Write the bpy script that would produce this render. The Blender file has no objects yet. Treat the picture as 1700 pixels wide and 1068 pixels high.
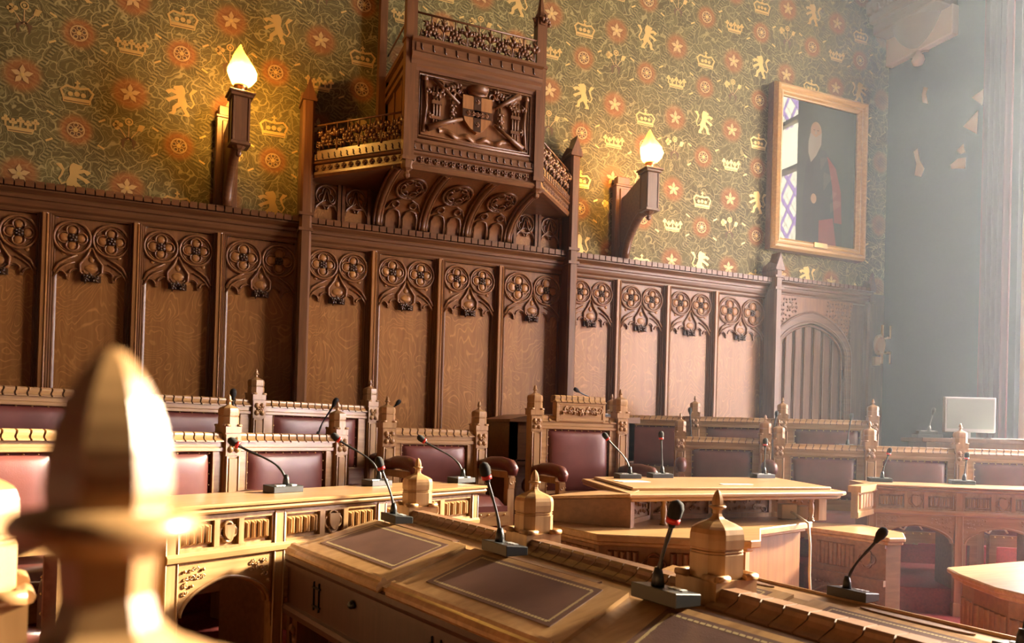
import bpy, bmesh, math, random
from mathutils import Vector, Matrix
random.seed(7)
PI = math.pi
sc = bpy.context.scene
COL = sc.collection

# ------------------------------------------------------------------ camera
cam_d = bpy.data.cameras.new('camera')
cam = bpy.data.objects.new('camera', cam_d)
COL.objects.link(cam)
sc.camera = cam
cam_d.sensor_width = 36.0
cam_d.lens = 1277.0 / 1700.0 * 36.0
cam_d.shift_y = (705.75 - 534.0) / 1700.0
cam_d.clip_start = 0.01
cam_d.clip_end = 100
YAW, PITCH, ROLL = 0.396, 0.010, 0.028
fw = Vector((math.sin(YAW) * math.cos(PITCH), math.cos(YAW) * math.cos(PITCH), math.sin(PITCH)))
r0 = Vector((math.cos(YAW), -math.sin(YAW), 0))
u0 = r0.cross(fw)
rt = math.cos(ROLL) * r0 + math.sin(ROLL) * u0
up = -math.sin(ROLL) * r0 + math.cos(ROLL) * u0
cam.matrix_world = Matrix(((rt.x, up.x, -fw.x, 1.016), (rt.y, up.y, -fw.y, -6.505), (rt.z, up.z, -fw.z, 1.0), (0, 0, 0, 1)))
cam_d.dof.use_dof = True
cam_d.dof.focus_distance = 4.6
cam_d.dof.aperture_fstop = 7.7

# ------------------------------------------------------------------ look and light
sc.view_settings.view_transform = 'Standard'
sc.view_settings.look = 'None'
sc.view_settings.gamma = 1.0
sc.view_settings.use_curve_mapping = False
sc.view_settings.exposure = 0.82
sc.cycles.use_denoising = True
sc.cycles.max_bounces = 6
sc.cycles.diffuse_bounces = 3
sc.cycles.glossy_bounces = 3
sc.cycles.volume_bounces = 0
sc.cycles.transmission_bounces = 4
sc.cycles.sample_clamp_indirect = 6.0
sc.cycles.caustics_reflective = False
sc.cycles.caustics_refractive = False

world = bpy.data.worlds.new('world')
sc.world = world
world.use_nodes = True
wb = world.node_tree.nodes['Background']
wb.inputs[0].default_value = (1.0, 0.92, 0.8, 1)
wb.inputs[1].default_value = 1.5

sun_d = bpy.data.lights.new('sun', 'SUN'); sun_d.energy = 60.0; sun_d.angle = math.radians(5); sun_d.color = (1.0, 0.84, 0.58)
sun = bpy.data.objects.new('sun', sun_d); COL.objects.link(sun)
sun.rotation_euler = Vector((0.9, 0.1, 0.36)).to_track_quat('Z', 'Y').to_euler()

# ------------------------------------------------------------------ materials
MATS = {}
def new_mat(name):
    m = bpy.data.materials.new(name); m.use_nodes = True
    MATS[name] = m
    nt = m.node_tree
    return m, nt, nt.nodes['Principled BSDF']
def N(nt, t, **kw):
    n = nt.nodes.new(t)
    for k, v in kw.items():
        if hasattr(n, k) and not k.startswith('i_'): setattr(n, k, v)
    return n
def L(nt, a, b): nt.links.new(a, b)
def ramp(nt, stops, interp='LINEAR'):
    n = nt.nodes.new('ShaderNodeValToRGB'); cr = n.color_ramp; cr.interpolation = interp
    while len(cr.elements) < len(stops): cr.elements.new(0.5)
    for e, (p, c) in zip(cr.elements, stops):
        e.position = p; e.color = (c[0], c[1], c[2], 1) if len(c) == 3 else c
    return n
def mix(nt, fac, a, b, blend='MIX'):
    n = nt.nodes.new('ShaderNodeMix'); n.data_type = 'RGBA'; n.blend_type = blend
    for s, v in ((n.inputs[0], fac), (n.inputs[6], a), (n.inputs[7], b)):
        if hasattr(v, 'is_linked'): L(nt, v, s)
        elif isinstance(v, (tuple, list)): s.default_value = tuple(v) if len(v) == 4 else (*v, 1)
        else: s.default_value = v
    return n.outputs[2]
def math_(nt, op, a, b=None, c=None, clamp=False):
    n = nt.nodes.new('ShaderNodeMath'); n.operation = op; n.use_clamp = clamp
    for i, v in enumerate((a, b, c)):
        if v is None: continue
        if hasattr(v, 'is_linked'): L(nt, v, n.inputs[i])
        else: n.inputs[i].default_value = v
    return n.outputs[0]
def plain(name, col, rough=0.5, metal=0.0, emit=None, spec=0.5, coat=0.0):
    m, nt, b = new_mat(name)
    b.inputs['Base Color'].default_value = (*col, 1); b.inputs['Roughness'].default_value = rough
    b.inputs['Metallic'].default_value = metal; b.inputs['Specular IOR Level'].default_value = spec
    b.inputs['Coat Weight'].default_value = coat
    if emit:
        b.inputs['Emission Color'].default_value = (*emit[0], 1); b.inputs['Emission Strength'].default_value = emit[1]
    return m
def wood(name, dark, mid, light, grain='x', rough=0.38, flame=0.0, coat=0.15, scale=1.0):
    m, nt, b = new_mat(name)
    tc = N(nt, 'ShaderNodeTexCoord'); oi = N(nt, 'ShaderNodeObjectInfo')
    off = N(nt, 'ShaderNodeVectorMath', operation='MULTIPLY_ADD')
    cmb = N(nt, 'ShaderNodeCombineXYZ')
    for k, f in enumerate((37.0, 23.0, 51.0)): L(nt, math_(nt, 'MULTIPLY', oi.outputs['Random'], f), cmb.inputs[k])
    L(nt, tc.outputs['Object'], off.inputs[0]); off.inputs[1].default_value = (1, 1, 1); L(nt, cmb.outputs[0], off.inputs[2])
    mp = N(nt, 'ShaderNodeMapping')
    s = {'x': (2.0, 26, 26), 'z': (26, 26, 2.0), 'y': (26, 2.0, 26)}[grain]
    mp.inputs['Scale'].default_value = tuple(q * scale for q in s)
    L(nt, off.outputs[0], mp.inputs['Vector'])
    n1 = N(nt, 'ShaderNodeTexNoise'); n1.inputs['Scale'].default_value = 1.6; n1.inputs['Detail'].default_value = 5; n1.inputs['Distortion'].default_value = 0.4
    L(nt, mp.outputs[0], n1.inputs['Vector'])
    n2 = N(nt, 'ShaderNodeTexNoise'); n2.inputs['Scale'].default_value = 2.2; n2.inputs['Detail'].default_value = 2
    L(nt, off.outputs[0], n2.inputs['Vector'])
    rp = ramp(nt, [(0.28, dark), (0.52, mid), (0.75, light)])
    L(nt, n1.outputs[0], rp.inputs[0])
    col = mix(nt, math_(nt, 'MULTIPLY', n2.outputs[0], 0.55), rp.outputs[0], mid)
    if flame:
        mp2 = N(nt, 'ShaderNodeMapping'); mp2.inputs['Scale'].default_value = (2.6, 2.6, 1.5)
        L(nt, off.outputs[0], mp2.inputs['Vector'])
        nf = N(nt, 'ShaderNodeTexNoise'); nf.inputs['Scale'].default_value = 1.5; nf.inputs['Detail'].default_value = 2.5; nf.inputs['Roughness'].default_value = .42; nf.inputs['Distortion'].default_value = .7
        L(nt, mp2.outputs[0], nf.inputs['Vector'])
        sz = N(nt, 'ShaderNodeSeparateXYZ'); L(nt, off.outputs[0], sz.inputs[0])
        fr = math_(nt, 'FRACT', math_(nt, 'ADD', math_(nt, 'MULTIPLY', nf.outputs[0], 19.0), math_(nt, 'MULTIPLY', sz.outputs[2], 9.0)))
        r2 = ramp(nt, [(0.0, (0, 0, 0)), (.36, (0, 0, 0)), (.47, (1, 1, 1)), (.55, (1, 1, 1)), (.66, (0, 0, 0))]); L(nt, fr, r2.inputs[0])
        n3 = N(nt, 'ShaderNodeTexNoise'); n3.inputs['Scale'].default_value = 9.0; L(nt, off.outputs[0], n3.inputs['Vector'])
        r3 = ramp(nt, [(0.34, (.12, .12, .12)), (0.62, (1, 1, 1))]); L(nt, n3.outputs[0], r3.inputs[0])
        fl = math_(nt, 'MULTIPLY', math_(nt, 'MULTIPLY', r2.outputs[0], r3.outputs[0]), flame)
        col = mix(nt, fl, col, tuple(min(1, c * 1.55) for c in light))
    L(nt, col, b.inputs['Base Color'])
    b.inputs['Roughness'].default_value = rough
    b.inputs['Coat Weight'].default_value = coat; b.inputs['Coat Roughness'].default_value = 0.25
    bp = N(nt, 'ShaderNodeBump'); bp.inputs['Strength'].default_value = 0.12; bp.inputs['Distance'].default_value = 0.002
    L(nt, n1.outputs[0], bp.inputs['Height']); L(nt, bp.outputs[0], b.inputs['Normal'])
    return m
WALL_D, WALL_M, WALL_L = (0.075, 0.030, 0.010), (0.125, 0.052, 0.017), (0.18, 0.078, 0.026)
oak_h = wood('wall_oak_horizontal', WALL_D, WALL_M, WALL_L, 'x')
oak_v = wood('wall_oak_vertical', WALL_D, WALL_M, WALL_L, 'z')
oak_panel = wood('wall_oak_figured', (0.19, 0.077, 0.018), (0.26, 0.112, 0.028), (0.33, 0.155, 0.044), 'z', rough=0.42, flame=0.62)
oak_lighter = wood('carved_oak', (0.12, 0.048, 0.015), (0.185, 0.078, 0.025), (0.25, 0.11, 0.037), 'z')
FD, FM, FL = (0.22, 0.112, 0.040), (0.345, 0.195, 0.080), (0.45, 0.275, 0.125)
desk_h = wood('honey_oak_horizontal', FD, FM, FL, 'x', rough=0.33, coat=0.4)
desk_v = wood('honey_oak_vertical', FD, FM, FL, 'z', rough=0.36, coat=0.2)
desk_y = wood('honey_oak_crossways', FD, FM, FL, 'y', rough=0.33, coat=0.25)
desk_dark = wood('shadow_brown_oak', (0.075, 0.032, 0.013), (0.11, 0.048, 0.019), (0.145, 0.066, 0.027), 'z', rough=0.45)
front_oak = wood('shaded_reddish_oak', (0.045, 0.018, 0.011), (0.065, 0.027, 0.016), (0.085, 0.036, 0.021), 'z', rough=0.5)  # darker copy of the oak, with the desk front's shade in its colour
side_oak = wood('reddish_oak', (0.14, 0.064, 0.026), (0.19, 0.09, 0.038), (0.24, 0.118, 0.052), 'x', rough=0.45)

def leather_mat(name, c, c2, rough=0.36):
    m, nt, b = new_mat(name)
    tc = N(nt, 'ShaderNodeTexCoord')
    n1 = N(nt, 'ShaderNodeTexNoise'); n1.inputs['Scale'].default_value = 7; n1.inputs['Detail'].default_value = 4
    L(nt, tc.outputs['Object'], n1.inputs['Vector'])
    r = ramp(nt, [(0.3, c), (0.7, c2)]); L(nt, n1.outputs[0], r.inputs[0]); L(nt, r.outputs[0], b.inputs['Base Color'])
    v = N(nt, 'ShaderNodeTexVoronoi'); v.inputs['Scale'].default_value = 260; L(nt, tc.outputs['Object'], v.inputs['Vector'])
    bp = N(nt, 'ShaderNodeBump'); bp.inputs['Strength'].default_value = 0.15; bp.inputs['Distance'].default_value = 0.001
    L(nt, v.outputs[0], bp.inputs['Height']); L(nt, bp.outputs[0], b.inputs['Normal'])
    b.inputs['Roughness'].default_value = rough
    return m
leather = leather_mat('oxblood_leather', (0.10, 0.026, 0.020), (0.15, 0.042, 0.032))
pad_leather = leather_mat('worn_desk_leather', (0.068, 0.028, 0.021), (0.11, 0.05, 0.037), 0.5)
brass = plain('brass', (0.62, 0.42, 0.18), 0.3, 1.0)
gilt = plain('gilt_tooling', (0.42, 0.33, 0.17), 0.5, 0.2)
black = plain('black_plastic', (0.018, 0.02, 0.02), 0.4)
foam = plain('black_foam', (0.014, 0.014, 0.014), 0.9)
chrome = plain('chrome', (0.75, 0.75, 0.75), 0.18, 1.0)
red_ring = plain('red_light_ring', (0.55, 0.03, 0.03), 0.35)
silver = plain('silver_button', (0.7, 0.7, 0.66), 0.35, 0.4)
white = plain('white_paper', (0.8, 0.8, 0.78), 0.7)
cream = plain('cream_plastic', (0.72, 0.66, 0.5), 0.5)
plaster = plain('pale_stone', (0.55, 0.46, 0.34), 0.8)
oak_bright = wood('mullion_oak', (0.20, 0.082, 0.022), (0.28, 0.125, 0.038), (0.36, 0.17, 0.055), 'z')
rosette_oak = wood('dark_carved_oak', (0.03, 0.013, 0.006), (0.05, 0.022, 0.009), (0.08, 0.034, 0.013), 'z', rough=0.3)
stone = plain('carved_stone', (0.22, 0.175, 0.125), 0.85)
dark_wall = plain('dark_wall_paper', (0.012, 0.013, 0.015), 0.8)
iron = plain('dark_iron', (0.02, 0.02, 0.02), 0.5, 0.6)
gold_frame = wood('gilded_frame', (0.36, 0.22, 0.07), (0.46, 0.29, 0.10), (0.58, 0.38, 0.14), 'x', rough=0.35)
curtain_red = plain('dark_red_curtain', (0.07, 0.007, 0.009), 0.85)

# ------------------------------------------------------------------ mesh helpers
class MB:
    def __init__(s): s.v = []; s.f = []; s.m = []; s.s = []; s.M = None; s.W = None
    def add(s, vs, fs, mat=0, smooth=False):
        o = len(s.v)
        if s.W is not None: vs = [s.W(p) for p in vs]
        if s.M is not None: vs = [tuple(s.M @ Vector(p)) for p in vs]
        s.v += [tuple(p) for p in vs]
        for f in fs: s.f.append(tuple(i + o for i in f)); s.m.append(mat); s.s.append(smooth)
        return s
    def box(s, x0, x1, y0, y1, z0, z1, mat=0):
        vs = [(x0, y0, z0), (x1, y0, z0), (x1, y1, z0), (x0, y1, z0), (x0, y0, z1), (x1, y0, z1), (x1, y1, z1), (x0, y1, z1)]
        return s.add(vs, [(0, 3, 2, 1), (4, 5, 6, 7), (0, 1, 5, 4), (1, 2, 6, 5), (2, 3, 7, 6), (3, 0, 4, 7)], mat)
    def cbox(s, cx, cy, cz, sx, sy, sz, mat=0):
        return s.box(cx - sx / 2, cx + sx / 2, cy - sy / 2, cy + sy / 2, cz - sz / 2, cz + sz / 2, mat)
    def prism(s, poly, a, b, axis='z', mat=0, smooth=False):
        n = len(poly)
        def P(p, t):
            if axis == 'z': return (p[0], p[1], t)
            if axis == 'y': return (p[0], t, p[1])
            return (t, p[0], p[1])
        vs = [P(p, a) for p in poly] + [P(p, b) for p in poly]
        s.add(vs, [tuple(range(n))[::-1], tuple(range(n, 2 * n))], mat)
        s.add(vs, [(i, (i + 1) % n, n + (i + 1) % n, n + i) for i in range(n)], mat, smooth)
        return s
    def tube(s, path, r, n=6, closed=False, mat=0, smooth=True, ry=None):
        P = [Vector(p) for p in path]; m = len(P)
        if m < 2: return s
        rr = r if hasattr(r, '__len__') else [r] * m
        vs = []; prev = None
        for i in range(m):
            if closed: t = P[(i + 1) % m] - P[i - 1]
            else: t = P[min(i + 1, m - 1)] - P[max(i - 1, 0)]
            if t.length < 1e-9: t = Vector((0, 0, 1))
            t.normalize()
            if prev is None:
                a = Vector((0, 1, 0)) if abs(t.y) < 0.9 else Vector((1, 0, 0))
                prev = (a - a.dot(t) * t).normalized()
            else:
                q = prev - prev.dot(t) * t
                prev = q.normalized() if q.length > 1e-6 else prev
            b = t.cross(prev)
            for k in range(n):
                an = 2 * PI * k / n
                vs.append(P[i] + prev * math.cos(an) * rr[i] * (ry or 1) + b * math.sin(an) * rr[i])
        fs = []
        for i in range(m if closed else m - 1):
            j = (i + 1) % m
            for k in range(n): fs.append((i * n + k, i * n + (k + 1) % n, j * n + (k + 1) % n, j * n + k))
        s.add(vs, fs, mat, smooth)
        if not closed: s.add(vs, [tuple(range(n))[::-1], tuple(range((m - 1) * n, m * n))], mat)
        return s
    def lathe(s, prof, n=16, c=(0, 0, 0), mat=0, smooth=True, octo=None):
        vs = []
        if octo is not None:
            k = octo; ring = [(1, -k), (1, k), (k, 1), (-k, 1), (-1, k), (-1, -k), (-k, -1), (k, -1)]; n = 8
        else: ring = [(math.cos(2 * PI * i / n), math.sin(2 * PI * i / n)) for i in range(n)]
        for r, z in prof: vs += [(c[0] + r * a, c[1] + r * b, c[2] + z) for a, b in ring]
        fs = []
        for i in range(len(prof) - 1):
            for k in range(n): fs.append((i * n + k, i * n + (k + 1) % n, (i + 1) * n + (k + 1) % n, (i + 1) * n + k))
        s.add(vs, fs, mat, smooth)
        s.add(vs, [tuple(range(n))[::-1], tuple(range((len(prof) - 1) * n, len(prof) * n))], mat)
        return s
    def dome(s, cx, y, cz, rx, rz, h, n=12, mat=0, k=3):
        """low dome standing out of the xz plane towards -y"""
        vs = []; fs = []
        for i in range(k):
            t = i / k * PI / 2
            for j in range(n):
                a = 2 * PI * j / n
                vs.append((cx + rx * math.cos(t) * math.cos(a), y - h * math.sin(t), cz + rz * math.cos(t) * math.sin(a)))
        vs.append((cx, y - h, cz))
        for i in range(k - 1):
            for j in range(n): fs.append((i * n + j, i * n + (j + 1) % n, (i + 1) * n + (j + 1) % n, (i + 1) * n + j))
        for j in range(n): fs.append(((k - 1) * n + j, (k - 1) * n + (j + 1) % n, k * n))
        return s.add(vs, fs, mat, True)
    def arc(s, cx, y, cz, R, a0, a1, r, seg=14, n=6, mat=0, ry=None):
        full = abs(abs(a1 - a0) - 360) < 1e-3
        m = seg if full else seg + 1
        path = [(cx + R * math.cos(math.radians(a0 + (a1 - a0) * i / seg)), y, cz + R * math.sin(math.radians(a0 + (a1 - a0) * i / seg))) for i in range(m)]
        return s.tube(path, r, n, full, mat, True, ry)
    def build(s, name, mats, parent=None, bevel=0, loc=None, world=False):
        me = bpy.data.meshes.new(name)
        me.from_pydata(s.v, [], s.f)
        for m in (mats if isinstance(mats, (list, tuple)) else [mats]): me.materials.append(m)
        me.polygons.foreach_set('material_index', s.m)
        me.polygons.foreach_set('use_smooth', s.s)
        bm = bmesh.new(); bm.from_mesh(me)
        bmesh.ops.remove_doubles(bm, verts=bm.verts, dist=1e-6)
        bmesh.ops.recalc_face_normals(bm, faces=bm.faces)
        bm.to_mesh(me); bm.free(); me.update()
        o = bpy.data.objects.new(name, me); COL.objects.link(o)
        if parent: o.parent = parent
        if world and parent: o.matrix_parent_inverse = (Matrix.Translation(parent.location) @ Matrix.Rotation(parent.rotation_euler.z, 4, 'Z')).inverted()
        if loc: o.location = loc
        if bevel:
            md = o.modifiers.new('bevel', 'BEVEL'); md.width = bevel; md.segments = 1; md.limit_method = 'ANGLE'; md.angle_limit = 0.7
        return o
def empty(name, loc=(0, 0, 0), rz=0, label=None, cat=None, group=None, kind=None):
    o = bpy.data.objects.new(name, None); COL.objects.link(o)
    o.location = loc; o.rotation_euler = (0, 0, rz)
    return tag(o, label, cat, group, kind)
def tag(o, label=None, cat=None, group=None, kind=None):
    for k, v in (('label', label), ('category', cat), ('group', group), ('kind', kind)):
        if v: o[k] = v
    return o
def clone(o, name=None, loc=None, rz=None, parent=None):
    c = o.copy(); COL.objects.link(c)
    if name: c.name = name
    if loc is not None: c.location = loc
    if rz is not None: c.rotation_euler = (0, 0, rz)
    if parent is not None: c.parent = parent
    for ch in list(o.children): clone(ch, parent=c)
    return c

# ---- carving vocabulary (all work in the xz plane, standing out towards -y)
def rosette(mb, cx, y, cz, R, mat=0, petals=5, a0=90):
    for k in range(petals):
        a = math.radians(a0 + 360 * k / petals)
        mb.dome(cx + R * .56 * math.cos(a), y, cz + R * .56 * math.sin(a), R * .40, R * .40, R * .45, 8, mat, 2)
    mb.dome(cx, y - R * .15, cz, R * .34, R * .34, R * .5, 8, mat, 2)
    mb.arc(cx, y, cz, R * .9, 0, 360, R * .12, 12, 4, mat)
def leaf(mb, cx, y, cz, R, ang, mat=0):
    """a curled three lobed leaf"""
    a = math.radians(ang)
    for d, l in ((-50, .7), (0, 1.0), (50, .7)):
        b = a + math.radians(d)
        mb.tube([(cx, y, cz), (cx + R * l * .5 * math.cos(b), y - R * .28, cz + R * l * .5 * math.sin(b)),
                 (cx + R * l * math.cos(b + .3), y - R * .1, cz + R * l * math.sin(b + .3))], [R * .12, R * .24, R * .05], 5, False, mat)
def scroll(mb, cx, y, cz, R, a0, turns, r, mat=0, hand=1):
    n = int(12 * turns)
    mb.tube([(cx + R * (1 - i / n * .85) * math.cos(math.radians(a0) + hand * 2 * PI * turns * i / n), y - r * .4 * i / n,
              cz + R * (1 - i / n * .85) * math.sin(math.radians(a0) + hand * 2 * PI * turns * i / n)) for i in range(n + 1)],
            [r * (1 - .5 * i / n) for i in range(n + 1)], 5, False, mat)
def foliage(mb, inside, x0, x1, z0, z1, y, step, mat=0, seed=1):
    rnd = random.Random(seed)
    nx = max(1, int((x1 - x0) / step)); nz = max(1, int((z1 - z0) / step))
    for i in range(nx):
        for j in range(nz):
            x = x0 + (i + .5 + rnd.uniform(-.2, .2)) * (x1 - x0) / nx; z = z0 + (j + .5 + rnd.uniform(-.2, .2)) * (z1 - z0) / nz
            if not inside(x, z): continue
            q = rnd.random()
            if q < .5: leaf(mb, x, y, z, step * .62, rnd.uniform(0, 360), mat)
            elif q < .75: scroll(mb, x, y, z, step * .5, rnd.uniform(0, 360), 1.2, step * .12, mat, rnd.choice((-1, 1)))
            else: mb.dome(x, y, z, step * .3, step * .3, step * .3, 7, mat, 2)
def cresting(mb, x0, x1, z0, h, yb, yf, pitch, mat=0, gap=0.14, core=1):
    """run of curved billets divided by slanting saw cuts: the cap of every bench and the desk ridge"""
    d = yb - yf
    def P(q): return [(yb, z0), (yf + q, z0), (yf + q, z0 + h * .14), (yf + q + d * .13, z0 + h * .26), (yf + q + d * .25, z0 + h * .45), (yf + q + d * .33, z0 + h * .68), (yf + q + d * .36, z0 + h * .88 - q * .5), (yf + q + d * .46, z0 + h - q * .6), (yb, z0 + h - q * .6)]
    prof = P(0)
    n = max(1, round((x1 - x0) / pitch)); p = (x1 - x0) / n
    mb.prism(P(min(.008, d * .12)), x0, x1, 'x', core)
    for i in range(n):
        a = x0 + i * p + gap * p * .5; b = x0 + (i + 1) * p - gap * p * .5
        lean = p * .22
        vs = []
        for t in (a, b):
            for (yy, zz) in prof:
                k = (zz - z0) / h
                vs.append((t + lean * (math.sin((k - .5) * PI * 1.6)) * .6, yy, zz))
        m = len(prof)
        mb.add(vs, [tuple(range(m))[::-1], tuple(range(m, 2 * m))] + [(j, (j + 1) % m, m + (j + 1) % m, m + j) for j in range(m)], mat)
def finial(mb, cx, cy, z0, s=1.0, mat=0, sh=1.0):
    """chamfered post head: cross shouldered block, ogee dome, ring and acorn; 0.228 s tall"""
    W = .0535 * s
    mb.box(cx - W * sh, cx + W * sh, cy - W * sh, cy + W * sh, z0, z0 + .040 * s, mat)
    for sx in (-1, 1):
        for sy in (-1, 1):
            mb.tube([(cx + sx * W * (sh - .02), cy + sy * W * .45, z0 + .045 * s), (cx + sx * W * (sh - .02), cy + sy * W * (sh - .02), z0 + .045 * s)], .0075 * s, 8, False, mat)
            mb.tube([(cx + sx * W * .45, cy + sy * W * (sh - .02), z0 + .045 * s), (cx + sx * W * (sh - .02), cy + sy * W * (sh - .02), z0 + .045 * s)], .0075 * s, 8, False, mat)
    body = [(.98, .036), (.98, .092), (.93, .094), (.93, .0965), (.98, .0985), (.93, .1005), (.93, .103), (.985, .105), (1.0, .124), (.985, .136), (.93, .146), (.80, .151), (.61, .1565), (.42, .161), (.275, .1655), (.195, .1705), (.165, .177), (.185, .189)]
    mb.lathe([(r * W, z * s) for r, z in body], 8, (cx, cy, z0), mat, False, .52)
    mb.lathe([(r * s, z * s) for r, z in [(.0105, .185), (.0135, .188), (.0186, .1895), (.0192, .192), (.0172, .1945), (.0118, .1955)]], 16, (cx, cy, z0), mat)
    mb.lathe([(r * s, z * s) for r, z in [(.0116, .195), (.0121, .199), (.0119, .203), (.0113, .208), (.0102, .213), (.0086, .218), (.0065, .2225), (.0042, .226), (.0020, .2285), (.0004, .229)]], 8, (cx, cy, z0), mat, False, .414)
def linenfold(mb, x0, x1, z0, z1, y, folds, mat=0, depth=.012):
    n = folds * 8; vs = []
    for i in range(n + 1):
        u = i / n; q = (u * folds) % 1.0
        h = depth * (0.15 + 0.85 * abs(math.sin(PI * q)) ** .6 * (1.0 if int(u * folds) % 2 == 0 else .62))
        if i in (0, n): h = 0
        x = x0 + (x1 - x0) * u
        vs += [(x, y, z0), (x, y - h, z0 + h * .5), (x, y - h, z1 - h * .5), (x, y, z1)]
    fs = []
    for i in range(n):
        for k in range(3): fs.append((i * 4 + k, (i + 1) * 4 + k, (i + 1) * 4 + k + 1, i * 4 + k + 1))
    mb.add(vs, fs, mat)
def quatrefoil(mb, cx, cz, R, y, r, mat=0):
    for a in (0, 90, 180, 270):
        mb.arc(cx + R * .48 * math.cos(math.radians(a)), y, cz + R * .48 * math.sin(math.radians(a)), R * .46, a - 125, a + 125, r, 12, 6, mat)
def shield(mb, cx, cz, w, h, y, d, mat=0):
    poly = [(-.5, .5), (.5, .5), (.5, .0), (.42, -.22), (.25, -.4), (0, -.52), (-.25, -.4), (-.42, -.22), (-.5, 0)]
    mb.prism([(cx + a * w, cz + b * h) for a, b in poly], y - d, y, 'y', mat)
def arch4(w, rise, n=10):
    """flattened pointed arch from (-w,0) up to (0,rise) and down to (w,0)"""
    pts = []
    for i in range(n + 1):
        t = 1 - math.cos(i / n * PI / 2)
        pts.append((-w + w * t, rise * (.84 * math.sqrt(max(0, 1 - (1 - t) ** 2)) + .16 * t)))
    return pts + [(-x, z) for x, z in pts[-2::-1]]
def leather_pad(mb, x0, x1, z0, z1, y, bulge, mat=0, studs=True, smat=1, pitch=.05):
    nx, nz = 18, 14; vs = []
    for j in range(nz + 1):
        for i in range(nx + 1):
            u = -1 + 2 * i / nx; w = -1 + 2 * j / nz
            u = math.copysign(abs(u) ** .75, u); w = math.copysign(abs(w) ** .75, w)
            h = bulge * ((1 - abs(u) ** 5) * (1 - abs(w) ** 5)) ** .55
            if abs(w) > .5 and abs(u) < .97: h *= 1 - .10 * (abs(w) - .5) * (1 + math.cos((x0 + (x1 - x0) * (u + 1) / 2) / pitch * 2 * PI))
            vs.append((x0 + (x1 - x0) * (u + 1) / 2, y - h, z0 + (z1 - z0) * (w + 1) / 2))
    fs = [(j * (nx + 1) + i, j * (nx + 1) + i + 1, (j + 1) * (nx + 1) + i + 1, (j + 1) * (nx + 1) + i) for j in range(nz) for i in range(nx)]
    mb.add(vs, fs, mat, True)
    if studs:
        n = max(2, round((x1 - x0) / pitch))
        for i in range(n + 1):
            x = x0 + .008 + (x1 - x0 - .016) * i / n
            for z in (z1 - .008, z0 + .008): mb.dome(x, y - bulge * .25, z, .0058, .0058, .006, 7, smat, 2)
        n = max(2, round((z1 - z0) / pitch))
        for i in range(1, n):
            z = z0 + (z1 - z0) * i / n
            for x in (x0 + .008, x1 - .008): mb.dome(x, y - bulge * .25, z, .0058, .0058, .006, 7, smat, 2)
def cushion(mb, x0, x1, y0, y1, z0, z1, mat=0):
    """a seat cushion: rounded slab, crowned on top"""
    n = 12; vs = []; fs = []
    for j in range(n + 1):
        for i in range(n + 1):
            u = -1 + 2 * i / n; w = -1 + 2 * j / n
            h = ((1 - abs(u) ** 6) * (1 - abs(w) ** 6)) ** .5
            vs.append((x0 + (x1 - x0) * (u + 1) / 2, y0 + (y1 - y0) * (w + 1) / 2, z0 + (z1 - z0) * (.35 + .65 * h)))
    fs = [(j * (n + 1) + i, j * (n + 1) + i + 1, (j + 1) * (n + 1) + i + 1, (j + 1) * (n + 1) + i) for j in range(n) for i in range(n)]
    mb.add(vs, fs, mat, True)
    zb = z0 + (z1 - z0) * .36
    mb.box(x0, x1, y0, y1, z0, zb, mat)
def carved_block(mb, cx, y, cz, w, mat=0):
    """square block with a pierced flower, on every post below its finial"""
    mb.box(cx - w / 2, cx + w / 2, y - .004, y + .03, cz - w * .6, cz + w * .6, mat)
    for a in (45, 135, 225, 315):
        mb.dome(cx + w * .3 * math.cos(math.radians(a)), y - .004, cz + w * .36 * math.sin(math.radians(a)), w * .19, w * .22, w * .16, 8, mat, 2)
    rosette(mb, cx, y - .006, cz, w * .27, mat, 5)

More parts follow.
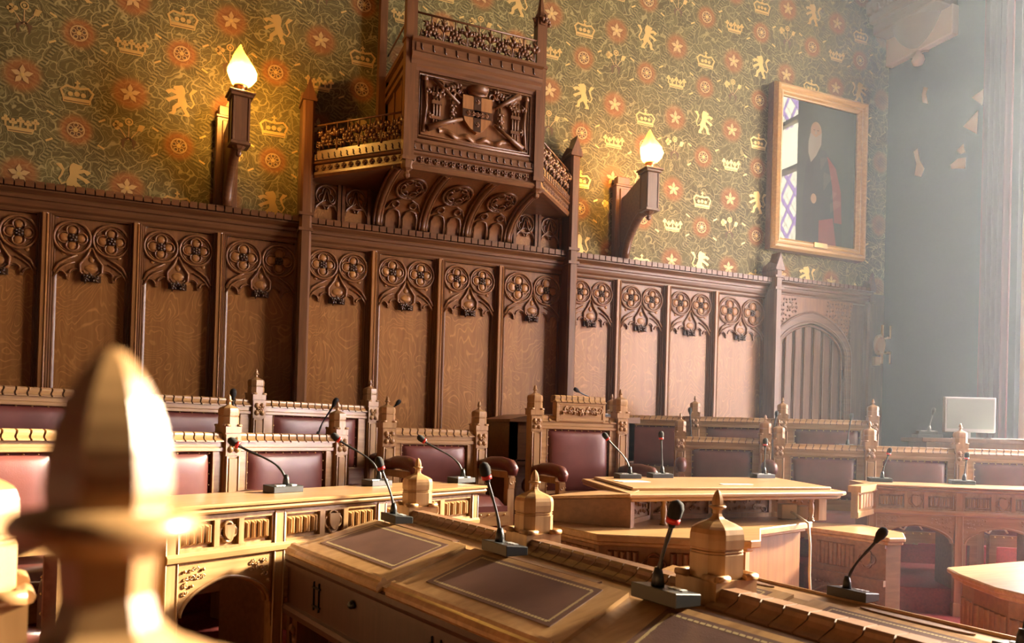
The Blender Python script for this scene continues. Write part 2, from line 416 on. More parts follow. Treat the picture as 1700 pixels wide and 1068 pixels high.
# ------------------------------------------------------------------ the room
def wallpaper_material():
    m, nt, b = new_mat('green_gold_wallpaper')
    tc = N(nt, 'ShaderNodeTexCoord'); sp = N(nt, 'ShaderNodeSeparateXYZ'); L(nt, tc.outputs['Object'], sp.inputs[0])
    X = math_(nt, 'MULTIPLY_ADD', sp.outputs[0], 1 / 1.0092, 1.016 - 1.016 / 1.0092); Z = math_(nt, 'MULTIPLY_ADD', sp.outputs[2], 1 / 1.0092, 1.0 - 1.0 / 1.0092)
    def wrap(v, off, half):
        n = N(nt, 'ShaderNodeMath', operation='WRAP'); L(nt, math_(nt, 'SUBTRACT', v, off), n.inputs[0]); n.inputs[1].default_value = half; n.inputs[2].default_value = -half
        return n.outputs[0]
    def dist(x0, z0):
        a = wrap(X, x0, .35); c = wrap(Z, z0, .36)
        return math_(nt, 'SQRT', math_(nt, 'ADD', math_(nt, 'MULTIPLY', a, a), math_(nt, 'MULTIPLY', c, c)))
    flat = N(nt, 'ShaderNodeCombineXYZ'); L(nt, X, flat.inputs[0]); L(nt, Z, flat.inputs[1])
    nz = N(nt, 'ShaderNodeTexNoise'); nz.inputs['Scale'].default_value = 6; nz.inputs['Detail'].default_value = 2; L(nt, flat.outputs[0], nz.inputs['Vector'])
    wp = N(nt, 'ShaderNodeVectorMath', operation='MULTIPLY_ADD'); L(nt, nz.outputs['Color'], wp.inputs[0]); wp.inputs[1].default_value = (.34, .34, 0); L(nt, flat.outputs[0], wp.inputs[2])
    def lines(scale, w0, w1):
        v = N(nt, 'ShaderNodeTexVoronoi', feature='DISTANCE_TO_EDGE'); v.voronoi_dimensions = '2D'; v.inputs['Scale'].default_value = scale; L(nt, wp.outputs[0], v.inputs['Vector'])
        r = ramp(nt, [(w0, (1, 1, 1)), (w1, (0, 0, 0))]); L(nt, v.outputs[0], r.inputs[0]); return r.outputs[0]
    big = lines(9.5, .03, .055); small = lines(23, .04, .09)
    vc = N(nt, 'ShaderNodeTexVoronoi'); vc.voronoi_dimensions = '2D'; vc.inputs['Scale'].default_value = 7.5; L(nt, wp.outputs[0], vc.inputs['Vector'])
    sepc = N(nt, 'ShaderNodeSeparateColor'); L(nt, vc.outputs['Color'], sepc.inputs[0])
    base = mix(nt, sepc.outputs[0], (0.080, 0.066, 0.020), (0.118, 0.098, 0.030))
    col = mix(nt, math_(nt, 'MULTIPLY', small, .5), base, (0.27, 0.235, 0.095))
    col = mix(nt, math_(nt, 'MULTIPLY', big, .9), col, (0.29, 0.25, 0.10))
    # twisted ropes tying roses and stars together
    ph = math_(nt, 'MULTIPLY', math_(nt, 'ADD', X, .18), 2 * PI / .7); cs = math_(nt, 'COSINE', ph)
    masks = []
    for mid, amp in ((2.60, .17), (2.96, -.19)):
        g = math_(nt, 'ABSOLUTE', wrap(math_(nt, 'SUBTRACT', Z, math_(nt, 'MULTIPLY', cs, amp)), mid, .36))
        masks.append(math_(nt, 'LESS_THAN', g, .030))
    rope = math_(nt, 'MAXIMUM', masks[0], masks[1])
    st = math_(nt, 'GREATER_THAN', math_(nt, 'SINE', math_(nt, 'ADD', math_(nt, 'MULTIPLY', X, 95.0), math_(nt, 'MULTIPLY', Z, 210.0))), -.1)
    col = mix(nt, rope, col, mix(nt, st, (0.07, 0.058, 0.018), (0.20, 0.17, 0.064)))
    dA, dB = dist(.17, 3.15), dist(-.18, 2.77)
    ra = ramp(nt, [(.0, (1, 1, 1)), (.085, (1, 1, 1)), (.135, (0, 0, 0))]); L(nt, dA, ra.inputs[0])
    rb = ramp(nt, [(.0, (1, 1, 1)), (.10, (1, 1, 1)), (.15, (0, 0, 0))]); L(nt, dB, rb.inputs[0])
    ca = ramp(nt, [(.04, (0.16, 0.05, 0.016)), (.085, (0.31, 0.112, 0.028)), (.13, (0.24, 0.14, 0.042))]); L(nt, dA, ca.inputs[0])
    cb = ramp(nt, [(.03, (0.20, 0.062, 0.018)), (.085, (0.29, 0.105, 0.028)), (.14, (0.23, 0.135, 0.042))]); L(nt, dB, cb.inputs[0])
    col = mix(nt, math_(nt, 'MULTIPLY', ra.outputs[0], .66), col, ca.outputs[0])
    col = mix(nt, math_(nt, 'MULTIPLY', rb.outputs[0], .66), col, cb.outputs[0])
    L(nt, col, b.inputs['Base Color']); b.inputs['Roughness'].default_value = .62; b.inputs['Specular IOR Level'].default_value = .35
    return m
paper = wallpaper_material()
motif_gold = plain('printed_gold', (0.60, 0.42, 0.14), 0.40, 0.4)
motif_pale = plain('printed_pale_gold', (0.48, 0.33, 0.13), 0.5, 0.2)
motif_dark = plain('printed_brown_outline', (0.10, 0.055, 0.02), 0.6)

def flat(mb, pts, y, mat):
    mb.add([(x, y, z) for x, z in pts], [tuple(range(len(pts)))], mat)
def ribbon(mb, pts, w, y, mat):
    n = len(pts); vs = []
    for i in range(n):
        a = pts[max(0, i - 1)]; c = pts[min(n - 1, i + 1)]
        dx, dz = c[0] - a[0], c[1] - a[1]; l = math.hypot(dx, dz) or 1
        ww = w[i] if isinstance(w, (list, tuple)) else w
        vs += [(pts[i][0] - dz / l * ww / 2, y, pts[i][1] + dx / l * ww / 2), (pts[i][0] + dz / l * ww / 2, y, pts[i][1] - dx / l * ww / 2)]
    mb.add(vs, [(2 * i, 2 * i + 1, 2 * i + 3, 2 * i + 2) for i in range(n - 1)], mat)
def disc(mb, cx, cz, r, y, mat, n=12):
    flat(mb, [(cx + r * math.cos(2 * PI * i / n), cz + r * math.sin(2 * PI * i / n)) for i in range(n)], y, mat)
def circ(cx, cz, r, a0, a1, n=10):
    return [(cx + r * math.cos(math.radians(a0 + (a1 - a0) * i / n)), cz + r * math.sin(math.radians(a0 + (a1 - a0) * i / n))) for i in range(n + 1)]
YP = .060
KX = 1.0092
def lx(x): return 1.016 + (x - 1.016) * KX
def lz(z): return 1.0 + (z - 1.0) * KX
def m_rose(mb, x, z):
    ribbon(mb, circ(x, z, .056, 0, 360, 20), .009, YP - .002, 2)
    for k in range(5):
        a = math.radians(90 + 72 * k)
        disc(mb, x + .036 * math.cos(a), z + .036 * math.sin(a), .0185, YP - .003, 2, 9)
        disc(mb, x + .036 * math.cos(a), z + .036 * math.sin(a), .0115, YP - .004, 3, 8)
    disc(mb, x, z, .017, YP - .005, 1, 10)
def m_star(mb, x, z):
    for k in range(5):
        a = math.radians(90 + 72 * k); c, s_ = math.cos(a), math.sin(a)
        flat(mb, [(x + .008 * c - .008 * s_, z + .008 * s_ + .008 * c), (x + .04 * c - .019 * s_, z + .04 * s_ + .019 * c), (x + .075 * c, z + .075 * s_), (x + .04 * c + .019 * s_, z + .04 * s_ - .019 * c), (x + .008 * c + .008 * s_, z + .008 * s_ - .008 * c)], YP - .003, 2)
    disc(mb, x, z, .014, YP - .004, 1, 9)
def m_crown(mb, x, z):
    w = .095
    flat(mb, [(x - w * .95, z - .06), (x + w * .95, z - .06), (x + w, z - .022), (x - w, z - .022)], YP - .003, 1)
    flat(mb, [(x - w * .85, z - .052), (x + w * .85, z - .052), (x + w * .88, z - .046), (x - w * .88, z - .046)], YP - .004, 3)
    for sx in (-1, 1):
        ribbon(mb, [(x + sx * w * .92, z - .02), (x + sx * w * 1.12, z + .028), (x + sx * w * .75, z + .062), (x + sx * w * .12, z + .05)], .017, YP - .003, 1)
        disc(mb, x + sx * w * .45, z + .004, .018, YP - .003, 1, 8)
    disc(mb, x, z + .008, .020, YP - .003, 1, 8); disc(mb, x, z + .058, .016, YP - .003, 1, 8)
    flat(mb, [(x - .006, z + .07), (x + .006, z + .07), (x + .006, z + .11), (x - .006, z + .11)], YP - .003, 1)
    flat(mb, [(x - .018, z + .086), (x + .018, z + .086), (x + .018, z + .097), (x - .018, z + .097)], YP - .0035, 1)
def m_coronet(mb, x, z):
    w = .09
    flat(mb, [(x - w * .86, z - .05), (x + w * .86, z - .05), (x + w, z - .012), (x - w, z - .012)], YP - .003, 1)
    flat(mb, [(x - w * .8, z - .042), (x + w * .8, z - .042), (x + w * .83, z - .036), (x - w * .83, z - .036)], YP - .004, 3)
    for k in range(-2, 3):
        cx = x + k * w * .52; h = .058 if k % 2 == 0 else .042
        flat(mb, [(cx - .007, z - .014), (cx + .007, z - .014), (cx + .007, z + h - .02), (cx - .007, z + h - .02)], YP - .003, 1)
        for dx, dz in ((-.014, h - .022), (.014, h - .022), (0, h - .004)): disc(mb, cx + dx, z + dz, .0125, YP - .0035, 1, 7)
LION = [(-.05, .47), (.04, .50), (.12, .42), (.16, .28), (.13, .12), (.20, -.02), (.24, -.14), (.20, -.26), (.30, -.40), (.32, -.5), (.10, -.5), (.16, -.42), (.06, -.27), (.02, -.2), (-.12, -.30), (-.13, -.42), (-.20, -.5), (-.38, -.48), (-.26, -.40), (-.25, -.24), (-.08, -.08), (-.08, .04), (-.28, -.04), (-.36, -.12), (-.48, -.04), (-.38, .03), (-.26, .08), (-.12, .16), (-.30, .22), (-.38, .14), (-.50, .24), (-.40, .30), (-.27, .33), (-.15, .30), (-.24, .36), (-.22, .43), (-.14, .45)]
def m_lion(mb, x, z, h, s=.24):
    flat(mb, [(x + h * a * s * .92, z + b * s) for a, b in (LION if h > 0 else LION[::-1])], YP - .003, 1)
    ribbon(mb, [(x + h * a * s, z + b * s) for a, b in ((.20, -.12), (.34, -.2), (.42, -.05), (.34, .1), (.30, .24), (.40, .38), (.5, .40))], [.012, .012, .013, .014, .02, .032, .006], YP - .0025, 1)
def m_sprig(mb, x, z):
    for dx, dz, b in ((-.075, .05, -1), (0, .085, 0), (.075, .045, 1)):
        ribbon(mb, [(x + b * .008, z - .05), (x + dx * .55, z), (x + dx * .92, z + dz - .012)], .007, YP - .002, 2)
    for a in (110, 180, 250, 20): disc(mb, x - .075 + .02 * math.cos(math.radians(a)), z + .05 + .02 * math.sin(math.radians(a)), .018, YP - .003, 1, 8)
    ribbon(mb, circ(x, z + .088, .024, 0, 360, 14), .010, YP - .003, 1); disc(mb, x, z + .088, .012, YP - .003, 1, 8)
    flat(mb, [(x + .055, z + .03), (x + .09, z + .026), (x + .112, z + .072), (x + .07, z + .078)], YP - .003, 1)
    for sx in (-1, 1): ribbon(mb, [(x, z - .03), (x + sx * .04, z - .06), (x + sx * .035, z - .12)], [.01, .03, .004], YP - .002, 3)
def wallpaper_wall():
    mb = MB()
    mb.box(-3.2, 8.6, YP, .35, -.15, 6.6, 0)
    for i in range(-4, 13):
        xa = lx(.17 + .7 * i); xb = lx(-.18 + .7 * i)
        for k in range(-1, 5):
            za = lz(3.15 + .72 * k); zb = lz(2.77 + .72 * k)
            if xa < 8.2:
                m_rose(mb, xa, za)
                if (i + k) % 2 == 0: m_crown(mb, xa, za + .26)
                else: m_lion(mb, xa, za + .36, 1 if (i // 2 + k) % 2 == 0 else -1)
                for sx in (-1, 1):
                    for sz in (-1, 1):
                        ribbon(mb, [(xa + sx * .17 - .022, za + sz * .10 - sx * sz * .012), (xa + sx * .17 + .022, za + sz * .10 + sx * sz * .012)], .014, YP - .002, 1)
            if xb < 8.2:
                m_star(mb, xb, zb)
                if (i + k) % 2 == 0: m_coronet(mb, xb, zb + .35)
                else: m_sprig(mb, xb, zb + .42)
    o = mb.build('wall_back', [paper, motif_gold, motif_pale, motif_dark])
    return tag(o, 'green wallpapered wall with gold crowns, lions, roses and flowers', 'wall', None, 'structure')
wallpaper_wall()

carpet, nt, bb = new_mat('red_carpet')
tc = N(nt, 'ShaderNodeTexCoord'); n1 = N(nt, 'ShaderNodeTexNoise'); n1.inputs['Scale'].default_value = 60; L(nt, tc.outputs['Object'], n1.inputs['Vector'])
rp = ramp(nt, [(.3, (0.20, 0.018, 0.016)), (.7, (0.30, 0.03, 0.026))]); L(nt, n1.outputs[0], rp.inputs[0]); L(nt, rp.outputs[0], bb.inputs['Base Color']); bb.inputs['Roughness'].default_value = .95
FZ = -.15
tag(MB().box(-3.2, 8.6, -9.5, .35, FZ - .2, FZ).build('floor', carpet), 'red carpeted chamber floor', 'floor', None, 'structure')

tag(MB().box(-3.2, 8.65, -9.5, .35, 6.6, 6.75).build('ceiling', plain('dark_timber_ceiling', (0.10, 0.06, 0.035), .7)), 'dark timber ceiling above the wallpapered wall', 'ceiling', None, 'structure')
mside = plain('warm_side_wall', (0.09, 0.06, 0.035), .8)
tag(MB().box(-3.5, -3.2, -9.8, .35, FZ, 6.6).build('wall_left', mside), 'warm toned side wall opposite the windows', 'wall', None, 'structure')
tag(MB().box(-3.2, 8.65, -9.8, -9.5, FZ, 6.6).build('wall_front', mside), 'warm toned wall facing the carved panelling', 'wall', None, 'structure')
# right wall: dark stretch next to the corner, then a leaded window and an unseen added one
WX = 8.35
mbw = MB()
WIN = [(-1.52, -3.75), (-4.1, -5.75)]
WZ0, WZ1 = .35, 6.0
mbw.box(WX, WX + .3, WIN[0][0], .03, FZ, 6.6)
for i, (a, b_) in enumerate(WIN):
    mbw.box(WX, WX + .3, b_, a, FZ, WZ0); mbw.box(WX, WX + .3, b_, a, WZ1, 6.6)
    nxt = WIN[i + 1][0] if i + 1 < len(WIN) else -9.5
    mbw.box(WX, WX + .3, nxt, b_, FZ, 6.6)
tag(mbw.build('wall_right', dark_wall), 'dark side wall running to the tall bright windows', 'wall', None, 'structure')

glass, nt, bb = new_mat('leaded_window_glass')
tc = N(nt, 'ShaderNodeTexCoord'); sp = N(nt, 'ShaderNodeSeparateXYZ'); L(nt, tc.outputs['Object'], sp.inputs[0])
u = math_(nt, 'ADD', math_(nt, 'MULTIPLY', sp.outputs[1], 7.6), math_(nt, 'MULTIPLY', sp.outputs[2], 5.0))
v = math_(nt, 'SUBTRACT', math_(nt, 'MULTIPLY', sp.outputs[1], 7.6), math_(nt, 'MULTIPLY', sp.outputs[2], 5.0))
fu, fv = math_(nt, 'FRACT', u), math_(nt, 'FRACT', v)
pu = math_(nt, 'LESS_THAN', math_(nt, 'FRACT', math_(nt, 'MULTIPLY', u, .5)), .25); pv = math_(nt, 'LESS_THAN', math_(nt, 'FRACT', math_(nt, 'MULTIPLY', v, .5)), .25)
purple = math_(nt, 'MAXIMUM', pu, pv)
lead = math_(nt, 'MAXIMUM', math_(nt, 'LESS_THAN', fu, .06), math_(nt, 'LESS_THAN', fv, .06))
clear = math_(nt, 'MULTIPLY', math_(nt, 'GREATER_THAN', sp.outputs[2], 4.72), math_(nt, 'LESS_THAN', sp.outputs[2], 5.32))
nclear = math_(nt, 'SUBTRACT', 1.0, clear)
colr = mix(nt, math_(nt, 'MULTIPLY', purple, nclear), (1.0, 0.90, 0.66), (0.40, 0.22, 0.54))
colr = mix(nt, math_(nt, 'MULTIPLY', lead, nclear), colr, (0.02, 0.02, 0.02))
L(nt, colr, bb.inputs['Emission Color']); bb.inputs['Emission Strength'].default_value = 20.0
bb.inputs['Base Color'].default_value = (.05, .05, .05, 1)
trn = N(nt, 'ShaderNodeBsdfTransparent'); mxs = N(nt, 'ShaderNodeMixShader'); mxs.inputs[0].default_value = .6
L(nt, bb.outputs[0], mxs.inputs[1]); L(nt, trn.outputs[0], mxs.inputs[2]); L(nt, mxs.outputs[0], nt.nodes['Material Output'].inputs['Surface'])
glass2 = glass.copy(); glass2.node_tree.nodes['Principled BSDF'].inputs['Emission Strength'].default_value = 58.0  # unseen second window, made brighter to throw light on the desk fronts
for i, (a, b_) in enumerate(WIN):
    w = empty('window_%d' % (i + 1), (0, 0, 0), 0, ['tall leaded window of white and purple panes at the right edge', 'unseen tall leaded window in the dark side wall, added to light the desks', 'tall leaded window in the dark side wall, farthest from the carved wall'][i], 'window', None, 'structure')
    MB().box(WX + .20, WX + .21, b_, a, WZ0, WZ1).build('leaded_panes', (glass, glass2)[i], w)
    fr = MB()
    for y, h_ in ((a - .05, .05), (b_ + .05, .05), (a - .62, .03), (b_ + .62, .03)): fr.box(WX + .06, WX + .19, y - h_, y + h_, WZ0, WZ1)
    for z in (WZ0 + .04, 4.7, 5.36, WZ1 - .04): fr.box(WX + .08, WX + .185, b_, a, z - .03, z + .03)
    fr.box(WX - .08, WX + .2, b_, a, WZ0 - .06, WZ0)
    fr.build('window_frame', plaster, w, .008)
# curtain hanging beside the first window
mb = MB(); pts = []
for i in range(61):
    t = i / 60; pts.append((WX - .05 - .035 * math.sin(t * 2 * PI * 5) - .02, -1.20 - .28 * t))
for z0, z1 in ((.95, 5.9),):
    vs = [(x, y, z0) for x, y in pts] + [(x, y, z1) for x, y in pts]; n = len(pts)
    vs += [(x + .012, y, z0) for x, y in pts] + [(x + .012, y, z1) for x, y in pts]
    fs = [(i, i + 1, n + i + 1, n + i) for i in range(n - 1)] + [(2 * n + i, 3 * n + i, 3 * n + i + 1, 2 * n + i + 1) for i in range(n - 1)]
    fs += [(0, n, 3 * n, 2 * n), (n - 1, 3 * n - 1, 4 * n - 1, 2 * n - 1)]
    mb.add(vs, fs, 0, True)
cu = empty('curtain', (0, 0, 0), 0, 'dark red curtain hanging in folds beside the bright window', 'curtain')
mb.build('curtain_cloth', curtain_red, cu)
MB().tube([(WX - .06, -1.14, 5.93), (WX - .06, -1.55, 5.93)], .018, 10).build('curtain_rail', iron, cu)
# pale patches on the dark wall; the two ragged ones are bare plaster
def wall_patch(x, y0, poly, lab):
    mb = MB(); mb.prism(poly, x - .006, x, 'x'); o = mb.build('pale_patch', plaster)
    tag(o, lab, 'plaster patch', 'pale plaster patches on the dark wall', 'thing'); return o
for poly, lab in ((((-1.013, 4.586), (-1.143, 4.625), (-1.133, 4.459)), 'pale triangular patch, topmost of the slanting row beside the curtain'),
                  (((-.925, 4.318), (-1.085, 4.425), (-1.075, 4.19)), 'pale triangular patch, second from top of the slanting row beside the curtain'),
                  (((-.855, 4.09), (-.93, 4.135), (-.95, 4.04), (-.90, 4.04)), 'small pale patch, third from top of the slanting row beside the curtain'),
                  (((-.785, 3.96), (-.80, 3.915), (-.86, 3.90), (-.955, 3.87), (-.96, 3.985), (-.87, 4.0)), 'pale rounded patch, lowest of the slanting row beside the curtain'),
                  (((-.44, 4.93), (-.49, 4.90), (-.47, 4.84), (-.50, 4.72), (-.43, 4.76), (-.42, 4.85)), 'ragged pale plaster patch just under the stone corbel'),
                  (((-.33, 4.25), (-.38, 4.27), (-.41, 4.13), (-.47, 4.02), (-.43, 3.94), (-.35, 3.98), (-.37, 4.10)), 'ragged pale plaster patch in the middle of the dark wall, left of the slanting row')):
    wall_patch(WX, 0, poly, lab)

# ------------------------------------------------------------------ oak panelling
ZB, ZF, ZD = 2.50, 2.045, 2.705
def tracery_mesh(w):
    """carved head of one wall panel: two foiled circles over a cusped arch; top edge at z=0"""
    mb = MB(); h = w / 2
    prof = []
    def low(x):
        a = abs(x) / h
        z = -.40
        if a < .24: return -.452
        for c, R in ((.40, .155), (.80, .165)):
            if abs(a - c) < R: z = max(z, -.425 + math.sqrt(max(0, R * R - (a - c) ** 2)) * h * 1.25) if c == .40 else max(z, -.435 + math.sqrt(max(0, R * R - (a - c) ** 2)) * h * .9)
            else: pass
        if .55 <= a <= .64: z = -.445
        if a > .965: z = -.50
        if abs(a - .40) > .155 and abs(a - .80) > .165 and not (.55 <= a <= .64) and a <= .965: z = -.45
        return z
    n = 96
    top = [(-h + w * i / n, 0.0) for i in range(n + 1)]; bot = [(x, low(x)) for x, _ in top]
    vs = [(x, -.018, z) for x, z in top] + [(x, -.018, z) for x, z in bot] + [(x, .02, z) for x, z in bot]
    m = n + 1
    fs = [(i, i + 1, m + i + 1, m + i) for i in range(n)] + [(m + i, m + i + 1, 2 * m + i + 1, 2 * m + i) for i in range(n)]
    mb.add(vs, fs, 0)
    R = h * .47
    for sx in (-1, 1):
        cx = sx * h * .5; cz = -R - .018
        mb.arc(cx, -.022, cz, R, 0, 360, .0105, 28, 6, 0, 1.6)
        mb.arc(cx, -.019, cz, R * .86, 0, 360, .006, 26, 5, 0, 1.2)
        for a in (0, 90, 180, 270):
            lx, lz = cx + R * .47 * math.cos(math.radians(a)), cz + R * .47 * math.sin(math.radians(a))
            mb.arc(lx, -.022, lz, R * .34, a - 132, a + 132, .0075, 14, 5, 0, 1.7)
            mb.dome(lx, -.016, lz, R * .30, R * .30, .014, 12, 1, 3)
    # ogee between the circles
    for sx in (-1, 1):
        mb.tube([(sx * .004, -.024, -.20), (sx * .030, -.024, -.262), (sx * .075, -.024, -.325), (sx * .072, -.024, -.385), (sx * .035, -.024, -.415)], [.008, .010, .010, .009, .008], 6, False, 0, True, 1.5)
        mb.tube([(sx * h * .97, -.024, -.40), (sx * h * .82, -.024, -.335), (sx * h * .60, -.024, -.295), (sx * h * .36, -.024, -.262)], [.011, .011, .010, .007], 6, False, 0, True, 1.5)
        mb.tube([(sx * h * .97, -.022, -.44), (sx * h * .80, -.022, -.372), (sx * h * .62, -.022, -.335), (sx * h * .42, -.022, -.315)], [.008, .008, .008, .006], 6, False, 0, True, 1.3)
        mb.arc(sx * h * .40, -.020, -.405, h * .165, 10, 175, .0065, 12, 5, 0, 1.4)
        mb.arc(sx * h * .80, -.020, -.43, h * .17, 5, 150 if sx < 0 else 175, .0065, 12, 5, 0, 1.4)
        mb.dome(sx * h * .72, -.016, -.255, .018, .018, .010, 8, 1, 2)
    mb.dome(0, -.016, -.285, .022, .026, .010, 12, 1, 3)
    mb.dome(0, -.016, -.352, .048, .032, .010, 14, 1, 3)
    mb.arc(0, -.02, -.352, .055, 200, 340, .006, 10, 5, 0)
    for k in range(-2, 3): leaf(mb, k * .024, -.030, -.428, .046, 90 + k * 32 + 180 * (k % 2), 2)
    mb.box(-.066, .066, -.026, 0, -.452, -.408, 2)
    return mb
trac = {}
def add_bay(sec, x0, x1, fl):
    """one bay: figured board, tracery with rosettes"""
    w = x1 - x0
    board = MB().box(-w / 2, w / 2, 0, .03, FZ - ZB + .2, 0).build('panel_board', oak_panel, sec, 0, ((x0 + x1) / 2, .035, ZB))
    key = round(w, 2)
    if key not in trac: trac[key] = tracery_mesh(w).build('tracery', [oak_lighter, oak_panel, rosette_oak], sec, 0)
    t = trac[key]
    if t.parent is not sec or 'used' in t: t = t.copy(); COL.objects.link(t); t.parent = sec
    t['used'] = 1; t.location = ((x0 + x1) / 2, .035, ZB - .01)
    R = w / 2 * .47
    for sx in (-1, 1):
        mb = MB(); rosette(mb, 0, 0, 0, .036, 0, 5 if fl % 2 else 6)
        mb.build('rosette', rosette_oak, t, 0, (sx * w / 4, -.022, -R - .018))
def mullion(sec, x):
    mb = MB()
    for prof, m in (([(-.074, .05), (-.074, .030), (-.064, .024), (-.058, .010), (-.050, .012), (-.044, -.004), (-.036, -.002), (-.030, -.016), (-.022, -.014), (.022, -.014), (.030, -.016), (.036, -.002), (.044, -.004), (.050, .012), (.058, .010), (.064, .024), (.074, .030), (.074, .05)], 0),
                    ([(-.021, .0), (-.021, -.030), (-.015, -.036), (.010, -.036), (.021, -.030), (.021, .0)], 1)):
        mb.prism([(a, b) for a, b in prof], FZ + .1, ZB + .01, 'z', m)
    mb.tube([(.016, -.036, FZ + .1), (.016, -.036, ZB)], .006, 6, False, 1)
    mb.build('mullion', [oak_v, oak_bright], sec, 0, (x, 0, 0))
def cornice(name, sec, x0, x1, z0=ZB, zd=ZD, y0=.04):
    mb = MB()
    k = (zd - z0) / .205
    prof = [(y0, z0), (.0, z0), (-.008, z0 + .012 * k), (-.004, z0 + .03 * k), (-.022, z0 + .045 * k), (-.034, z0 + .07 * k), (-.036, z0 + .085 * k), (-.05, z0 + .09 * k), (-.054, z0 + .11 * k), (-.048, z0 + .122 * k), (-.062, z0 + .130 * k), (-.085, z0 + .146 * k), (-.085, z0 + .156 * k), (-.07, z0 + .158 * k), (-.07, zd - .008), (y0, zd - .008)]
    mb.prism(prof, x0, x1, 'x')
    n = max(1, round((x1 - x0) / .064)); p = (x1 - x0) / n
    for i in range(n): mb.box(x0 + i * p + .005, x0 + (i + 1) * p - .005, -.105, -.06, z0 + .160 * k, zd)
    return mb.build(name, oak_h, sec)
def big_post(sec, x, ztop, w=.095, y=-.16):
    mb = MB()
    pr = [(-w / 2, .05), (-w / 2, y + .02), (-w / 2 + .018, y), (w / 2 - .018, y), (w / 2, y + .02), (w / 2, .05)]
    mb.prism([(a, b) for a, b in pr], FZ + .1, ztop - .17, 'z')
    for z in (ZB + .09, ZD + .01): mb.box(-w / 2 - .008, w / 2 + .008, y - .008, .05, z - .012, z + .012)
    # gabled head with a small ogee finial
    zt = ztop - .17
    mb.box(-w / 2 - .012, w / 2 + .012, y - .014, .05, zt - .02, zt)
    mb.prism([(-w / 2 - .012, zt), (w / 2 + .012, zt), (w / 2, zt + .025), (.012, zt + .12), (0, zt + .17), (-.012, zt + .12), (-w / 2, zt + .025)], y - .012, -.03, 'y')
    mb.prism([(y - .014, zt), (.05, zt), (.05, zt + .03), ((y + .05) / 2, zt + .08), (y - .014, zt + .03)], -w / 2 - .004, w / 2 + .004, 'x')
    return mb.build('post', oak_v, sec, 0, (x, 0, 0))
def tri(n, xs, lab):
    s_ = empty('trim_%d' % n, (0, 0, 0), 0, lab, 'panelling', None, 'structure')
    for i in range(len(xs) - 1): add_bay(s_, xs[i] + .045, xs[i + 1] - .045, i + n)
    for x in xs[1:-1]: mullion(s_, x)
    cornice('cornice', s_, xs[0] + .04, xs[-1] - .04)
    mb = MB()
    for x in (xs[0] + .05, xs[-1] - .05): mb.box(x - .012, x + .012, .0, .06, FZ + .1, ZB)
    mb.build('edge_strip', oak_v, s_)
    return s_
P1, P2, P3 = 1.825, 4.242, 6.655
sec1 = tri(1, [-2.39, -1.79, -1.19, -.59, .0, .597, 1.187, P1], 'carved oak panelling with traceried bays left of the canopy')
sec2 = tri(2, [P1, 2.415, 3.002, 3.575, P2], 'four carved oak panels with tracery beneath the canopy')
sec3 = tri(3, [P2, 4.803, 5.378, 5.967, P3], 'carved oak panelling between the canopy and the arched door')
big_post(sec2, P1, 3.82); big_post(sec2, P2, 3.77); big_post(sec3, P3, 2.97)

# ------------------------------------------------------------------ arched door
d = empty('door_1', (7.24, 0, 0), 0, 'arched oak plank door in a carved frame right of the panelling', 'door', None, 'structure')
cornice('door_cornice', d, -.54, .82, 2.555, 2.735)
big_post(d, .835, 2.92, .085, -.055)
MB().box(.60, 1.11, .02, .058, FZ + .1, 2.70).build('corner_panel', desk_dark, d)
DW, DSP = .485, 1.93
def arch_plate(mb, wi, zi, ri, wo, ztop, y0, y1, zb, mat=0):
    a = [(x, zi + z) for x, z in arch4(wi, ri)]
    n = len(a); vs = []
    for y in (y0, y1):
        for x, z in a: vs += [(x, y, z), (x * wo / wi, y, ztop)]
    m = 2 * n; fs = []
    for i in range(n - 1):
        fs += [(2 * i, 2 * i + 2, 2 * i + 3, 2 * i + 1), (m + 2 * i, m + 2 * i + 1, m + 2 * i + 3, m + 2 * i + 2), (2 * i, m + 2 * i, m + 2 * i + 2, 2 * i + 2), (2 * i + 1, 2 * i + 3, m + 2 * i + 3, m + 2 * i + 1)]
    mb.add(vs, fs, mat)
    for sx in (-1, 1): mb.box(min(sx * wi, sx * wo), max(sx * wi, sx * wo), y0, y1, zb, zi, mat)
    for sx in (-1, 1): mb.box(min(sx * wi, sx * wo), max(sx * wi, sx * wo), y0, y1, zi, ztop, mat) if wo > wi + 1e-6 and False else None
mb = MB(); arch_plate(mb, DW, DSP, .36, .60, 2.56, -.01, .06, FZ + .1); mb.build('door_frame', oak_lighter, d)
mb = MB()
ain = [(x, DSP + z) for x, z in arch4(DW - .005, .355, 14)]; aout = [(x, DSP + z) for x, z in arch4(DW + .085, .475, 14)]
n = len(ain); vs = [(x, -.028, z) for x, z in ain] + [(x, -.028, z) for x, z in aout] + [(x, .03, z) for x, z in ain] + [(x, .0, z) for x, z in aout]
mb.add(vs, [(i, i + 1, n + i + 1, n + i) for i in range(n - 1)] + [(i, 2 * n + i, 2 * n + i + 1, i + 1) for i in range(n - 1)] + [(n + i, n + i + 1, 3 * n + i + 1, 3 * n + i) for i in range(n - 1)])
for sx in (-1, 1): mb.box(min(sx * (DW - .005), sx * (DW + .085)), max(sx * (DW - .005), sx * (DW + .085)), -.028, .03, FZ + .1, DSP)
for wi, r, rr, y in ((DW + .085, .475, .012, -.026), (DW + .02, .38, .008, -.030), (DW - .03, .335, .014, .006)):
    pth = [(-wi, y, FZ + .1)] + [(x, y, DSP + z) for x, z in arch4(wi, r, 14)] + [(wi, y, FZ + .1)]
    mb.tube(pth, rr, 6, False, 0, True)
mb.build('arch_moulding', oak_h, d)
